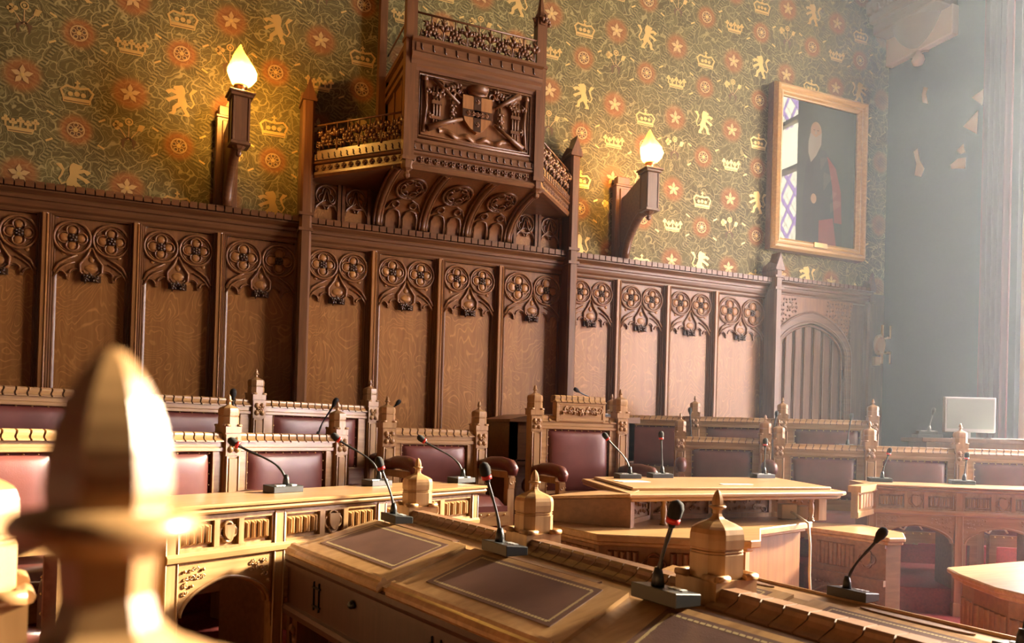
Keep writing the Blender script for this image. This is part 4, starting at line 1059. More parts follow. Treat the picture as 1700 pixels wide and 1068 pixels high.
# ------------------------------------------------------------------ benches and chairs
def bench_post(par, x, top, fs, w=.090, mats=None):
    mb = MB()
    mb.box(x - w / 2, x + w / 2, -.03, .05, 0, top)
    mb.box(x - w / 2 + .02, x + w / 2 - .02, -.040, -.03, .35, top - .13)
    for sx in (-1, 1): mb.tube([(x + sx * (w / 2 - .010), -.034, .35), (x + sx * (w / 2 - .010), -.034, top - .12)], .007, 6)
    p = mb.build('post', desk_v, par, .003)
    mb = MB(); carved_block(mb, x, -.034, top - .062, w * .98); mb.build('carved_flower', desk_v, p)
    mb = MB(); finial(mb, x, .01, top - .002, fs); mb.build('finial', desk_v, p)
    return p
def bench_seat(par, x0, x1, top, padtop, padbot, seat=.40, cap=True, pw=.090, apron=True):
    a, b_ = x0 + pw / 2, x1 - pw / 2
    mb = MB()
    zb = .30
    mb.box(a, b_, .015, .045, zb, top - .04)
    mb.box(a, b_, -.012, .02, padtop + .012, top - .055); mb.box(a, b_, -.024, .02, top - .095, top - .075); mb.box(a, b_, -.018, .02, top - .075, top - .045)
    sw = max(.045, (b_ - a) * .085)
    for sx in (a, b_ - sw): mb.box(sx, sx + sw, -.012, .02, zb, padtop + .012)
    mb.box(a, b_, -.012, .02, zb, padbot - .012)
    q = .006
    mb.tube([(a + sw, -.012, padbot - .012), (b_ - sw, -.012, padbot - .012), (b_ - sw, -.012, padtop + .012), (a + sw, -.012, padtop + .012)], q, 6, True)
    mb.build('back_frame', desk_h, par, .003)
    if cap:
        mb = MB(); cresting(mb, a, b_, top - .047, .047, .05, -.035, .054, 0, .17, 1); mb.build('cap_rail', [desk_h, desk_dark], par)
    mb = MB(); leather_pad(mb, a + sw + .004, b_ - sw - .004, padbot - .008, padtop + .008, .012, .042, 0, True, 1, (b_ - a - 2 * sw) / 9); mb.build('leather_backrest', [leather, brass], par)
    mb = MB(); cushion(mb, a, b_, -.44, -.01, seat - .07, seat + .035); mb.build('seat_cushion', leather, par)
    if apron:
        mb = MB(); mb.box(a, b_, -.455, -.425, seat - .15, seat - .068); mb.box(a, b_, -.43, .02, seat - .10, seat - .07)
        n = 10
        for i in range(n): mb.dome(a + .03 + (b_ - a - .06) * i / (n - 1), -.455, seat - .082, .007, .007, .007, 7, 1, 2)
        for x in (a + .02, b_ - .02): mb.box(x - .025, x + .025, -.45, -.40, 0, seat - .07)
        mb.build('seat_rail', [desk_h, brass], par)
def armrest(par, x, seat=.40, front=-.42, h=.21):
    mb = MB(); z = seat + h
    pth = [(x, -.02, z - .01), (x, -.16, z + .012), (x, -.30, z + .014), (x, front + .03, z + .002), (x, front, z - .02), (x, front + .004, z - .055)]
    mb.tube(pth, [.034, .040, .042, .042, .038, .026], 12)
    mb.build('arm_pad', leather, par)
    mb = MB(); mb.box(x - .026, x + .026, -.40, -.02, z - .075, z - .035); mb.box(x - .024, x + .024, front + .015, front + .06, .05, z - .06)
    scroll(mb, x, front + .01, z - .10, .022, 0, 1.4, .008); mb.prism([(front + .0, z - .07), (front + .05, z - .07), (front + .06, z - .16), (front + .01, z - .14)], x - .022, x + .022, 'x')
    mb.build('arm_support', desk_v, par)
def bench(name, lab, cat, p0, ang, zf, xs, top, padtop, padbot, fs, arms=True, seat=.40, group=None):
    b_ = empty(name, (p0[0], p0[1], zf), ang, lab, cat, group)
    for x in xs: bench_post(b_, x, top, fs)
    for i in range(len(xs) - 1): bench_seat(b_, xs[i], xs[i + 1], top, padtop, padbot, seat)
    if arms:
        for x in xs: armrest(b_, x, seat)
    return b_
S2, S3 = .73, .917
# left second row: posts seen at two places, the row runs on to the left
p = LP(0, 1.0)
b2 = bench('council_bench', 'left front council bench with wide leather backs, behind the arched desk', 'bench', (1.82, -1.935), ANL, .02, [-2.205, -1.47, -.735, 0], .94, .835, .52, .86)
b3 = bench('council_bench', 'left back council bench against the panelling, behind the front bench', 'bench', (2.22, -.95), math.atan2(.41, .82), .18, [-3.668, -2.751, -1.834, -.917, 0], .985, .885, .55, .86)
ch3 = bench('council_chair', 'oak and leather armchair at the right end of the arched desk', 'armchair', (2.145, -1.80), math.atan2(.12, .65), .30, [0, .665], .71, .60, .30, .86, True, .28)
may = empty('presiding_chair', (3.585, -1.60, .30), 0, 'tallest oak armchair with carved crest and dark leather back, in the middle', 'armchair')
XM = .345
for x in (-XM, XM): bench_post(may, x, .83, .93, .085)
bench_seat(may, -XM, XM, .83, .725, .28, .26, False, .085)
for x in (-XM, XM): armrest(may, x, .28, -.46, .17)
mb = MB()
for a, b_ in ((-XM + .043, -.185), (.185, XM - .043)): cresting(mb, a, b_, .785, .045, .05, -.03, .05, 0, .17, 1)
cresting(mb, -.205, .205, .925, .05, .05, -.045, .046, 0, .17, 1); mb.build('cap_rail', [desk_h, desk_dark], may)
mb = MB(); mb.box(-.19, .19, -.03, .045, .785, .93)
for x in (-.185, .185): mb.box(x - .012, x + .012, -.036, -.03, .785, .925)
for z in (.80, .915): mb.box(-.185, .185, -.036, -.03, z - .008, z + .008)
cr = mb.build('crest_block', desk_h, may, .003)
mb = MB()
for k in range(-3, 4):
    leaf(mb, k * .045, -.034, .845, .035, 90 + 40 * (k % 2)); scroll(mb, k * .045 + .02, -.032, .875, .022, 90 * k, 1.1, .006, 0, 1 if k % 2 else -1)
rosette(mb, 0, -.034, .857, .028, 0, 5)
mb.build('crest_carving', desk_v, cr)
chR = bench('council_chair', 'oak and leather armchair right of the tallest chair, its back turned slightly left', 'armchair', (4.785, -1.13), math.atan2(-.37, .58), .30, [0, .68], .71, .60, .30, .86, True, .28)
b2r = bench('council_bench', 'right front council bench with leather backs, running towards the bright window', 'bench', (5.455, -1.545), ANR, .02, [0, .70, 1.37, 2.03], .955, .84, .52, .86)
b3r = bench('council_bench', 'right back council bench in front of the arched door', 'bench', (4.72, -.10), ANR, .18, [0, .775, 1.56, 2.34], 1.02, .915, .55, .86)

# ------------------------------------------------------------------ desks with arched fronts
def frieze_panel(mb, a, b_, z0, z1):
    w = b_ - a
    xs = [a, a + w * .36, a + w * .40, a + w * .61, a + w * .65, b_]
    for x0, x1 in ((xs[0], xs[1]), (xs[4], xs[5])): linenfold(mb, x0 + .012, x1 - .012, z0 + .012, z1 - .012, .012, 8, 0, .024)
    x0, x1 = xs[2], xs[3]; cx = (x0 + x1) / 2; cz = (z0 + z1) / 2; R = (x1 - x0) / 2
    for a0, a1 in ((xs[1] - .006, xs[2]), (xs[3], xs[4] + .006)): mb.box(a0, a1, -.006, .02, z0, z1)
    quatrefoil(mb, cx, cz, R * .95, .004, .006); shield(mb, cx, cz, R * 1.05, R * 1.3, .012, .022)
def spandrel(mb, cx, w, z0, rise, ztop, seed, side):
    A = arch4(w, rise, 12)
    def ins(x, z):
        t = min(range(len(A)), key=lambda i: abs(A[i][0] - (x - cx))); return z > z0 + A[t][1] + .022 and (x - cx) * side > w * .42
    foliage(mb, ins, cx - w + .02, cx + w - .02, z0 + rise * .35, ztop - .012, -.008, .022, 0, seed)
def council_desk(name, lab, p0, ang, zb, top, posts, ends, depth=.40, group=None):
    """arched desk; local z measured from its own floor zb; front in the plane y=0"""
    t = empty(name, (p0[0], p0[1], zb), ang, lab, 'desk', group)
    H = top - zb
    x0, x1 = ends
    mb = MB()
    pr = [(depth, H - .042), (0, H - .042), (-.014, H - .036), (-.030, H - .034), (-.036, H - .026), (-.030, H - .018), (-.026, H - .016), (-.040, H - .012), (-.042, H - .004), (-.036, H), (depth, H)]
    mb.prism(pr, x0 - .035, x1 + .035, 'x'); mb.build('desk_top', desk_h, t)
    zf0, zf1 = H - .165, H - .05
    for i in range(len(posts) - 1):
        a, b_ = posts[i] + .022, posts[i + 1] - .022
        mb = MB(); mb.box(a, b_, .012, .03, zf0, zf1); mb.box(a, b_, -.006, .012, zf1 - .010, zf1 + .008); mb.box(a, b_, -.006, .012, zf0, zf0 + .010)
        mb.box(a, a + .012, -.006, .012, zf0, zf1); mb.box(b_ - .012, b_, -.006, .012, zf0, zf1)
        frieze_panel(mb, a + .01, b_ - .01, zf0 + .008, zf1 - .008); mb.build('frieze_panel', desk_v, t)
        cx = (a + b_) / 2; w = (b_ - a) / 2; z0 = H - .385; rise = .125; zt = H - .20
        mb = MB(); arch_plate(mb, w - .012, z0, rise, w, zt, -.004, .025, z0 - .01)
        for sx in (-1, 1): mb.prism([(cx * 0 + sx * (w - .012), z0), (sx * w, z0), (sx * w, z0 - .10), (sx * (w - .006), z0 - .10)], -.004, .025, 'y')
        pth = [(x, -.002, z0 + z) for x, z in arch4(w - .016, rise - .006, 12)]; mb.tube(pth, .008, 6); mb.tube([(x, .022, z) for x, y, z in pth], .010, 6)
        ar = mb.build('arch_front', desk_h, t, 0, (cx, 0, 0))
        for sd_ in (-1, 1):
            mb = MB(); spandrel(mb, 0, w, z0, rise, zt, i + 3, sd_); mb.build('spandrel_carving', desk_v, ar)
    mb = MB(); pr = [(.03, zf0 - .035), (-.006, zf0 - .035), (-.020, zf0 - .028), (-.022, zf0 - .010), (-.012, zf0), (.03, zf0)]; mb.prism(pr, x0, x1, 'x'); mb.build('middle_rail', desk_h, t)
    for i, x in enumerate(posts):
        mb = MB(); mb.box(x - .024, x + .024, -.010, .04, 0, H - .042)
        for sx in (-1, 1): mb.tube([(x + sx * .022, -.009, 0), (x + sx * .022, -.009, H - .05)], .005, 6)
        mb.box(x - .030, x + .030, -.016, .04, 0, .09)
        pz = mb.build('front_post', desk_v, t, .003)
        mb = MB(); mb.box(x - .012, x + .012, .04, depth - .02, 0.02, H - .042); mb.build('partition', side_oak, t)
    return t
council_desk('arched_desk', 'long arched oak desk with linenfold frieze in front of the left benches', (AL.x, AL.y), ANL, FZ, .72, [-.078, .367, .92, 1.60], (-.10, 1.63), .36)
rd = council_desk('arched_desk', 'arched oak desk with linenfold frieze at the right, below the bright window', (AR.x, AR.y), ANR, FZ, .72, [.0, .545, 1.08, 1.62], (-.02, 1.65), .40)
mb = MB(); H = .72 - FZ                                          # slanting end of the right desk
mb.M = Matrix.Rotation(math.radians(62), 4, 'Z')
mb.box(-.42, -.0, .0, .03, H - .21, H - .042); mb.box(-.44, 0, -.03, .05, H - .042, H); mb.box(-.42, 0, -.012, .03, H - .205, H - .17); mb.box(-.42, -.40, -.008, .034, H - .21, H - .042)
linenfold(mb, -.36, -.03, H - .155, H - .055, .0, 9, 0, .014); mb.build('end_return', desk_v, rd)

def back_desk(lab, p0, ang, zb, H, x0, x1, nb):
    t = empty('bench_desk', (p0[0], p0[1], zb), ang, lab, 'desk')
    mb = MB(); mb.prism([(.26, H - .03), (-.01, H - .03), (-.024, H - .02), (-.024, H - .005), (-.014, H), (.26, H)], x0, x1, 'x'); mb.build('desk_top', desk_h, t)
    mb = MB(); mb.box(x0, x1, .012, .03, 0, H - .03); mb.box(x0, x1, -.004, .012, H - .22, H - .19); mb.box(x0, x1, -.010, .012, H - .26, H - .22)
    for i in range(nb):
        a = x0 + (x1 - x0) * i / nb; b_ = x0 + (x1 - x0) * (i + 1) / nb
        mb.box(a, a + .03, -.004, .012, 0, H - .03); mb.box(b_ - .03, b_, -.004, .012, 0, H - .03); frieze_panel(mb, a + .035, b_ - .035, H - .185, H - .04)
    mb.build('front_panel', desk_v, t); return t
p = LP(0, 1.13); back_desk('panelled oak desk ledge between the two left benches', p, ANL, .18, .72, -1.2, 1.79, 5)
p = RP(0, 1.13); back_desk('panelled oak desk ledge between the two right benches', p, ANR, .18, .77, -.22, .66, 2)
# low billeted screen by the wall between the left back bench and the rostrum
sc_ = empty('low_screen', (2.32, -.62, .18), 0, 'low oak screen with billeted cap against the wall, behind the left armchair', 'screen')
MB().box(0, .80, .0, .05, 0, .78).build('screen_panel', desk_v, sc_)
mb = MB(); cresting(mb, 0, .80, .78, .055, .06, -.03, .055, 0, .12, 1); mb.build('cap_rail', [desk_h, desk_dark], sc_)

# ------------------------------------------------------------------ rostrum behind the tallest chair
ro = empty('rostrum', (3.2, -1.28, .30), 0, 'dark oak rostrum with an open shelf, behind the tallest chair', 'rostrum')
mb = MB(); mb.box(0, .05, 0, .55, 0, .80); mb.box(1.00, 1.05, 0, .55, 0, .80); mb.box(0, 1.05, .50, .55, 0, .80); mb.box(0, 1.05, 0, .05, .50, .80); mb.box(0, 1.05, .0, .55, .46, .49)
mb.build('carcase', oak_h, ro)
mb = MB(); mb.prism([(-.03, .78), (-.03, .80), (.18, .845), (1.08, .845), (1.08, .80)], -.03, .58, 'y'); mb.build('top_board', oak_h, ro)
mb = MB(); mb.box(.05, 1.0, .06, .45, .10, .14); leaf(mb, .2, .05, .3, .12, 60); scroll(mb, .16, .02, .30, .07, 0, 1.3, .02); mb.build('shelf', oak_h, ro)

# ------------------------------------------------------------------ desk in the middle
cd = empty('dais_desk', (3.6, -2.75, FZ), 0, 'wide oak desk with turned legs and carved front before the tallest chair', 'desk')
def W(mb, name, mat, par, bevel=0): return mb.build(name, mat, par, bevel, None, True)
TOP = [(2.965, -3.33), (4.36, -3.285), (4.43, -3.24), (4.47, -3.15), (4.86, -2.2), (3.30, -2.2)]
mb = MB(); mb.prism(TOP, .700, .722, 'z'); mb.prism([(x + (.02 if i in (0, 5) else -.02), y + .02) for i, (x, y) in enumerate(TOP)], .682, .702, 'z'); W(mb, 'desk_top', desk_h, cd, .006)
mb = MB(); mb.prism([(3.10, -3.13), (4.43, -3.13), (4.80, -2.25), (3.36, -2.25)], .722, .738, 'z'); W(mb, 'writing_board', desk_h, cd, .004)
ZL = .555
mb = MB(); mb.prism([(2.66, -3.077), (2.711, -3.467), (3.30, -3.80), (3.36, -3.79), (3.66, -3.44), (4.19, -3.24), (4.5, -2.5), (2.9, -2.5)], ZL - .035, ZL, 'z')
mb.prism([(2.68, -3.06), (2.731, -3.447), (3.30, -3.77), (3.345, -3.76), (3.64, -3.41), (4.17, -3.21), (4.48, -2.5), (2.92, -2.5)], ZL - .055, ZL - .034, 'z'); W(mb, 'lower_ledge', desk_h, cd, .005)
mb = MB()
for (xa, ya), (xb, yb), carved in (((3.06, -3.17), (3.30, -2.98), 1), ((3.30, -2.98), (4.14, -2.96), 1), ((4.14, -2.96), (4.42, -3.02), 1)):
    Lw = math.hypot(xb - xa, yb - ya); mb.M = Matrix.Translation((xa, ya, 0)) @ Matrix.Rotation(math.atan2(yb - ya, xb - xa), 4, 'Z')
    mb.box(0, Lw, 0, .03, ZL, .70); mb.box(0, Lw, -.01, 0, ZL, ZL + .025); mb.box(0, Lw, -.01, 0, .675, .70)
    for x in ([0, Lw - .02] if Lw < .5 else [0, Lw * .46, Lw * .5, Lw - .02]): mb.box(x, x + .02, -.01, 0, ZL, .70)
    foliage(mb, lambda x, z: True, .03, Lw - .03, ZL + .03, .672, -.004, .034, 0, 9)
mb.M = None; W(mb, 'carved_front', oak_bright, cd)
mb = MB()                                                    # plain slanting wing on the left
vs = [(2.99, -3.30, ZL), (2.72, -2.93, ZL), (2.72, -2.93, .662), (2.99, -3.30, .70), (3.03, -3.27, ZL), (2.76, -2.90, ZL), (2.76, -2.90, .662), (3.03, -3.27, .70)]
mb.add(vs, [(0, 1, 2, 3), (4, 7, 6, 5), (0, 3, 7, 4), (1, 5, 6, 2), (3, 2, 6, 7), (0, 4, 5, 1)]); W(mb, 'wing_panel', side_oak, cd)
mb = MB(); vs = [(2.965, -3.335, .705), (2.69, -2.95, .665), (2.90, -2.80, .668), (3.3, -2.95, .715), (2.965, -3.335, .722), (2.69, -2.95, .68), (2.90, -2.80, .683), (3.3, -2.95, .728)]
mb.add(vs, [(0, 1, 2, 3), (4, 7, 6, 5), (0, 4, 5, 1), (1, 5, 6, 2), (2, 6, 7, 3), (3, 7, 4, 0)]); W(mb, 'wing_top', desk_h, cd, .003)
def turned_leg(x, y, z0, z1, R=.018):
    mb = MB(); h = z1 - z0
    mb.lathe([(R * r, z * h) for r, z in ((1.1, 0), (1.1, .06), (.7, .09), (1.0, .13), (.62, .18), (.8, .35), (.95, .55), (.8, .72), (.6, .82), (1.0, .87), (.7, .91), (1.1, .95), (1.1, 1))], 14, (x, y, z0)); return mb
W(turned_leg(3.235, -3.215, ZL, .685), 'turned_leg', desk_v, cd)
W(turned_leg(4.20, -3.215, ZL, .685), 'turned_leg', desk_v, cd)
W(MB().box(4.27, 4.33, -3.20, -3.13, ZL, .685), 'square_leg', desk_v, cd, .003)
mb = MB()                                                    # body below the ledge, with linenfold
body = [(2.70, -3.05), (2.745, -3.43), (3.315, -3.745), (3.64, -3.385), (4.16, -3.18), (4.48, -2.5), (2.95, -2.5)]
mb.prism(body, FZ, ZL - .05, 'z')
for i, nf in ((0, 6), (1, 14)):
    (xa, ya), (xb, yb) = body[i], body[i + 1]
    Lw = math.hypot(xb - xa, yb - ya); mb.M = Matrix.Translation((xa, ya, 0)) @ Matrix.Rotation(math.atan2(yb - ya, xb - xa), 4, 'Z')
    if i == 0: linenfold(mb, .03, Lw - .03, .36, .48, -.002, 7, 0, .014)
    else:
        linenfold(mb, .04, .18, .36, .48, -.002, 5, 0, .014); shield(mb, .25, .42, .06, .07, -.002, .014); quatrefoil(mb, .25, .42, .055, -.004, .006)
        linenfold(mb, .32, .46, .36, .48, -.002, 5, 0, .014); linenfold(mb, .50, Lw - .03, .36, .48, -.002, 5, 0, .014)
    mb.box(0, Lw, -.012, 0, .32, .345)
mb.M = None
W(mb, 'desk_body', oak_lighter, cd)
# low pedestal at the right of the middle desk
pe = empty('pedestal', (4.8, -3.0, FZ), 0, 'low oak pedestal with sunlit top between the middle desk and right desk', 'pedestal')
PT = [(4.53, -2.82), (4.63, -3.36), (4.74, -3.375), (4.95, -3.18), (5.04, -2.80), (4.77, -2.62)]
mb = MB(); mb.prism(PT, .445, .47, 'z'); mb.prism([(4.8 + (x - 4.8) * .95, -3.0 + (y + 3.0) * .95) for x, y in PT], .425, .446, 'z'); W(mb, 'top_board', desk_h, pe, .005)
PB = [(4.8 + (x - 4.8) * .88, -3.0 + (y + 3.0) * .90) for x, y in PT]
mb = MB(); mb.prism(PB, FZ, .426, 'z')
(xa, ya), (xb, yb) = PB[0], PB[1]; Lw = math.hypot(xb - xa, yb - ya); mb.M = Matrix.Translation((xa, ya, 0)) @ Matrix.Rotation(math.atan2(yb - ya, xb - xa), 4, 'Z')
linenfold(mb, .05, .30, .26, .40, -.002, 9, 0, .014); shield(mb, .38, .33, .06, .08, -.002, .014); quatrefoil(mb, .38, .33, .055, -.004, .006)
mb.box(0, Lw, -.022, 0, .19, .225); mb.box(0, Lw, -.012, 0, .405, .425)
mb.tube([(.24 + x, -.004, .05 + z) for x, z in arch4(.21, .10, 10)], .012, 6)
foliage(mb, lambda x, z: True, .03, .16, .13, .18, -.002, .03, 0, 4)
mb.M = None; W(mb, 'pedestal_body', side_oak, pe)
# table at the right edge
tb = empty('corner_table', (4.9, -4.4, FZ), 0, 'oak table with sunlit top at the right edge, nearer than the pedestal', 'table')
RT = [(4.454, -3.85), (4.339, -4.0), (4.19, -4.28), (4.165, -4.45), (4.3, -5.0), (5.2, -5.0), (5.2, -3.8)]
mb = MB(); mb.prism(RT, .375, .40, 'z'); mb.prism([(4.8 + (x - 4.8) * .96, -4.4 + (y + 4.4) * .97) for x, y in RT], .35, .376, 'z'); W(mb, 'table_top', desk_h, tb, .006)
RB = [(4.8 + (x - 4.8) * .88, -4.4 + (y + 4.4) * .9) for x, y in RT]
mb = MB(); mb.prism(RB, FZ, .352, 'z')
for i in (0, 1, 2):
    (xa, ya), (xb, yb) = RB[i], RB[i + 1]; Lw = math.hypot(xb - xa, yb - ya); mb.M = Matrix.Translation((xa, ya, 0)) @ Matrix.Rotation(math.atan2(yb - ya, xb - xa), 4, 'Z')
    linenfold(mb, .01, Lw - .01, .0, .27, -.002, max(2, round(Lw / .045)), 0, .012)
mb.M = None; W(mb, 'table_body', side_oak, tb)

# ------------------------------------------------------------------ sloping double seat desks in the foreground
def slope_desk(lab, F0, uf, R0, ur, zf, zr, length, units, frontdrop, tray=True):
    """map (s along, t front->ridge, h above) to the world"""
    t_ = empty('writing_desk', (F0[0] + .2, F0[1] - .6, FZ), 0, lab, 'desk')
    def surf(s, t):
        k = min(1, t / .66); return zf + (zr - zf) * k
    def Wm(p):
        s, t, h = p
        x = (F0[0] + uf[0] * s) * (1 - t) + (R0[0] + ur[0] * s) * t; y = (F0[1] + uf[1] * s) * (1 - t) + (R0[1] + ur[1] * s) * t
        return (x, y, surf(s, t) + h)
    def slab(mb, s0, s1, t0, t1, h0, h1, n=5, mat=0):
        vs = []
        for j in range(2):
            for i in range(n + 1):
                for k in range(n + 1): vs.append((s0 + (s1 - s0) * i / n, t0 + (t1 - t0) * k / n, (h0, h1)[j]))
        m = (n + 1) ** 2; q = n + 1; fs = []
        for i in range(n):
            for k in range(n):
                a = i * q + k; fs += [(a, a + 1, a + q + 1, a + q), (m + a, m + a + q, m + a + q + 1, m + a + 1)]
        for i in range(n):
            fs += [(i * q, (i + 1) * q, m + (i + 1) * q, m + i * q), (i * q + n, m + i * q + n, m + (i + 1) * q + n, (i + 1) * q + n), (i, m + i, m + i + 1, i + 1), (n * q + i, n * q + i + 1, m + n * q + i + 1, m + n * q + i)]
        mb.add(vs, fs, mat)
    mb = MB(); mb.W = Wm; slab(mb, 0, length, 0.0, .66, -.03, 0, 8); slab(mb, 0, length, .66, 1.0, -.03, -.004, 3); W(mb, 'desk_surface', desk_y, t_)
    if tray:
        mb = MB(); mb.W = Wm
        for s0, s1 in units: slab(mb, s0 + .06, s1 - .16, .74, .80, -.004, .001, 3); slab(mb, s0 + .04, s1 - .1, .70, .705, -.002, .003, 2)
        W(mb, 'pen_tray', desk_dark, t_)
    for s0, s1 in units:
        mb = MB(); mb.W = Wm; slab(mb, s0, s1, .02, .655, 0, .012, 6)
        pr = [(-.035, -.012), (-.045, -.004), (-.045, .006), (-.03, .016), (-.012, .018), (-.004, .026), (.018, .026), (.03, .012), (.03, -.012)]
        mb.prism([(a, b_) for a, b_ in pr], s0, s1, 'x')
        lid = W(mb, 'desk_lid', desk_h, t_)
        a, b_ = s0 + .085, s1 - .075
        mb = MB(); mb.W = Wm; slab(mb, a, b_, .15, .60, .012, .0135, 6); pd = W(mb, 'leather_inset', pad_leather, lid)
        pd.parent = lid; 
        mb = MB(); mb.W = Wm
        rnd = random.Random(3)
        def strip(p, q, w=.010):
            n = 40
            for j in range(n):
                u0, u1 = j / n, (j + .8) / n
                s_a, t_a = p[0] + (q[0] - p[0]) * u0, p[1] + (q[1] - p[1]) * u0; s_b, t_b = p[0] + (q[0] - p[0]) * u1, p[1] + (q[1] - p[1]) * u1
                if abs(q[0] - p[0]) > abs(q[1] - p[1]): vs = [(s_a, t_a - w, .0137), (s_b, t_b - w, .0137), (s_b, t_b + w * rnd.uniform(.5, 1), .0137), (s_a, t_a + w * rnd.uniform(.5, 1), .0137)]
                else: vs = [(s_a - w * .5, t_a, .0137), (s_a - w * .5, t_b, .0137), (s_b + w * rnd.uniform(.2, .5), t_b, .0137), (s_b + w * rnd.uniform(.2, .5), t_a, .0137)]
                mb.add(vs, [(0, 1, 2, 3)])
        i_, k_ = .022, .035
        strip((a + i_, .15 + k_), (b_ - i_, .15 + k_)); strip((a + i_, .60 - k_), (b_ - i_, .60 - k_)); strip((a + i_, .15 + k_), (a + i_, .60 - k_)); strip((b_ - i_, .15 + k_), (b_ - i_, .60 - k_))
        W(mb, 'gilt_border', gilt, lid)
    for o in t_.children:
        for c in o.children: pass
    # upright front under the lids, its shade put into the darker oak
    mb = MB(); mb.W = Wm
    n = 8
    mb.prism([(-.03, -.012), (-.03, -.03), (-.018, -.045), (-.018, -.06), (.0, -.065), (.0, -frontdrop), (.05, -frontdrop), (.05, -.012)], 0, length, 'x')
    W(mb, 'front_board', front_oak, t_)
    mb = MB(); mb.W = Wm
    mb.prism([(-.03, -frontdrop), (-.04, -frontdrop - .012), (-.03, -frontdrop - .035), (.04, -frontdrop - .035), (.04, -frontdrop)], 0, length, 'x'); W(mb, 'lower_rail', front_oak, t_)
    return t_, Wm, surf
F0 = (1.375, -3.486); uf = (.222, -.975); R0 = (1.900, -3.285); ur = (.139, -.990)
fd, Wf, surf = slope_desk('large sloping oak desk with leather insets in the foreground', F0, uf, R0, ur, .535, .618, 2.6, [(.03, .80), (.86, 1.60), (1.66, 2.55)], .20)
mb = MB(); mb.W = lambda p: Wf((0 + p[0], p[1], p[2]))
vs = [Wf((0, 0, -.02)), Wf((0, 1, -.02)), Wf((.03, 1, -.02)), Wf((.03, 0, -.02))]
lo = [(x, y, FZ) for x, y, z in vs]
mb = MB(); mb.add(vs + lo, [(0, 1, 2, 3), (4, 7, 6, 5), (0, 4, 5, 1), (1, 5, 6, 2), (2, 6, 7, 3), (3, 7, 4, 0)]); W(mb, 'end_panel', desk_dark, fd)
for s in (.06, .85, 1.64):
    mb = MB(); mb.W = Wf; mb.prism([(.0, -.24), (.06, -.24), (.06, -.48), (.03, -.55), (-.02, -.60), (.0, -.42)], s, s + .05, 'x')
    for k in range(3): mb.tube([(s + .025, -.03 + .03 * k, -.27 - .05 * k), (s + .025, .02, -.31 - .05 * k)], .014, 6)
    W(mb, 'carved_bracket', desk_dark, fd)
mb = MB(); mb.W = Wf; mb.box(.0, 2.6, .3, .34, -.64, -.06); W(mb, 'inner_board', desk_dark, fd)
for s in (.27, 1.10):
    mb = MB(); mb.W = Wf
    for a, b_ in ((s, s + .004), (s + .046, s + .050)): mb.box(a, b_, -.012, .01, -.175, -.075)
    for z in (-.160, -.095): mb.box(s - .010, s + .060, -.012, .01, z - .0025, z + .0025)
    W(mb, 'iron_pull', iron, fd)
mb = MB(); mb.W = Wf; mb.dome(.60, -.01, -.09, .02, .014, .03, 10); W(mb, 'lock', iron, fd)
# ridge rail and post heads
ANF = math.atan2(-.990, .139)
FIN = [(1.932, -3.272), (2.074, -4.183), (2.176, -5.009), (2.26, -5.80)]
for i in range(3):
    (xa, ya), (xb, yb) = FIN[i], FIN[i + 1]; Lw = math.hypot(xb - xa, yb - ya)
    mb = MB(); mb.M = Matrix.Translation((xa, ya, .605)) @ Matrix.Rotation(math.atan2(yb - ya, xb - xa) , 4, 'Z')
    cresting(mb, .055, Lw - .055, .008, .046, -.004, -.078, .062, 0, .055, 1); mb.box(.05, Lw - .05, -.07, -.004, -.04, .010, 1)
    W(mb, 'ridge_rail', [side_oak, desk_dark], fd)  # shade on the ridge's left face is put into this darker oak
for i, (x, y) in enumerate(FIN[:3]):
    mb = MB(); mb.M = Matrix.Translation((x, y, .605)) @ Matrix.Rotation(ANF, 4, 'Z'); finial(mb, 0, 0, .026, 1.08, 0, 1.14); mb.box(-.060, .060, -.060, .060, -.05, .032); W(mb, 'post_head', desk_v, fd)
# second sloping desk beyond the ridge
S0 = (2.63, -3.80); us = (.10, -.995); T0 = (3.05, -3.72); ut = (.125, -.992)
sd, Ws, surf2 = slope_desk('second sloping oak desk with leather insets, beyond the ridge rail', S0, us, T0, ut, .385, .45, 2.2, [(.03, .66), (.74, 1.42), (1.50, 2.15)], .18, False)
for s0, s1 in ((.22, .50), (.86, 1.24)):
    mb = MB(); mb.W = Ws
    mb.prism([(s0 + .01 * (1 - math.cos(a)) * 0 + (s1 - s0) * (.5 + .5 * math.cos(a)), .86 + .045 * math.sin(a)) for a in [k * PI / 8 for k in range(16)]], -.003, .0015, 'z')
    W(mb, 'pen_tray', desk_dark, sd)
mb = MB(); mb.W = Ws; mb.box(0, 2.2, .985, 1.0, -.5, .006); mb.box(0, .02, 0, 1, -.5, -.02); W(mb, 'back_board', desk_h, sd)
# post heads right in front of the camera
near = empty('front_bench', (.83, -5.95, FZ), 0, 'blurred bench front with an acorn topped post head, nearest of all', 'bench')
def place_finial(x, y, tip, rot=.5):
    mb = MB(); mb.M = Matrix.Translation((x, y, tip - .228)) @ Matrix.Rotation(rot, 4, 'Z'); finial(mb, 0, 0, 0, 1.0, 0, 1.14)
    mb.box(-.055, .055, -.055, .055, -(tip - .228 - FZ), .005); W(mb, 'post_head', desk_v, near)
NF = [(1.0005, -6.321), (.805, -5.60)]
place_finial(*NF[0], 1.0145, .08); place_finial(*NF[1], 1.012, .22)
(xa, ya), (xb, yb) = NF; Lw = math.hypot(xb - xa, yb - ya)
mb = MB(); mb.M = Matrix.Translation((xa, ya, 0)) @ Matrix.Rotation(math.atan2(yb - ya, xb - xa), 4, 'Z')
mb.box(.05, Lw - .05, -.02, .02, FZ, .60); W(mb, 'front_panel', desk_v, near)
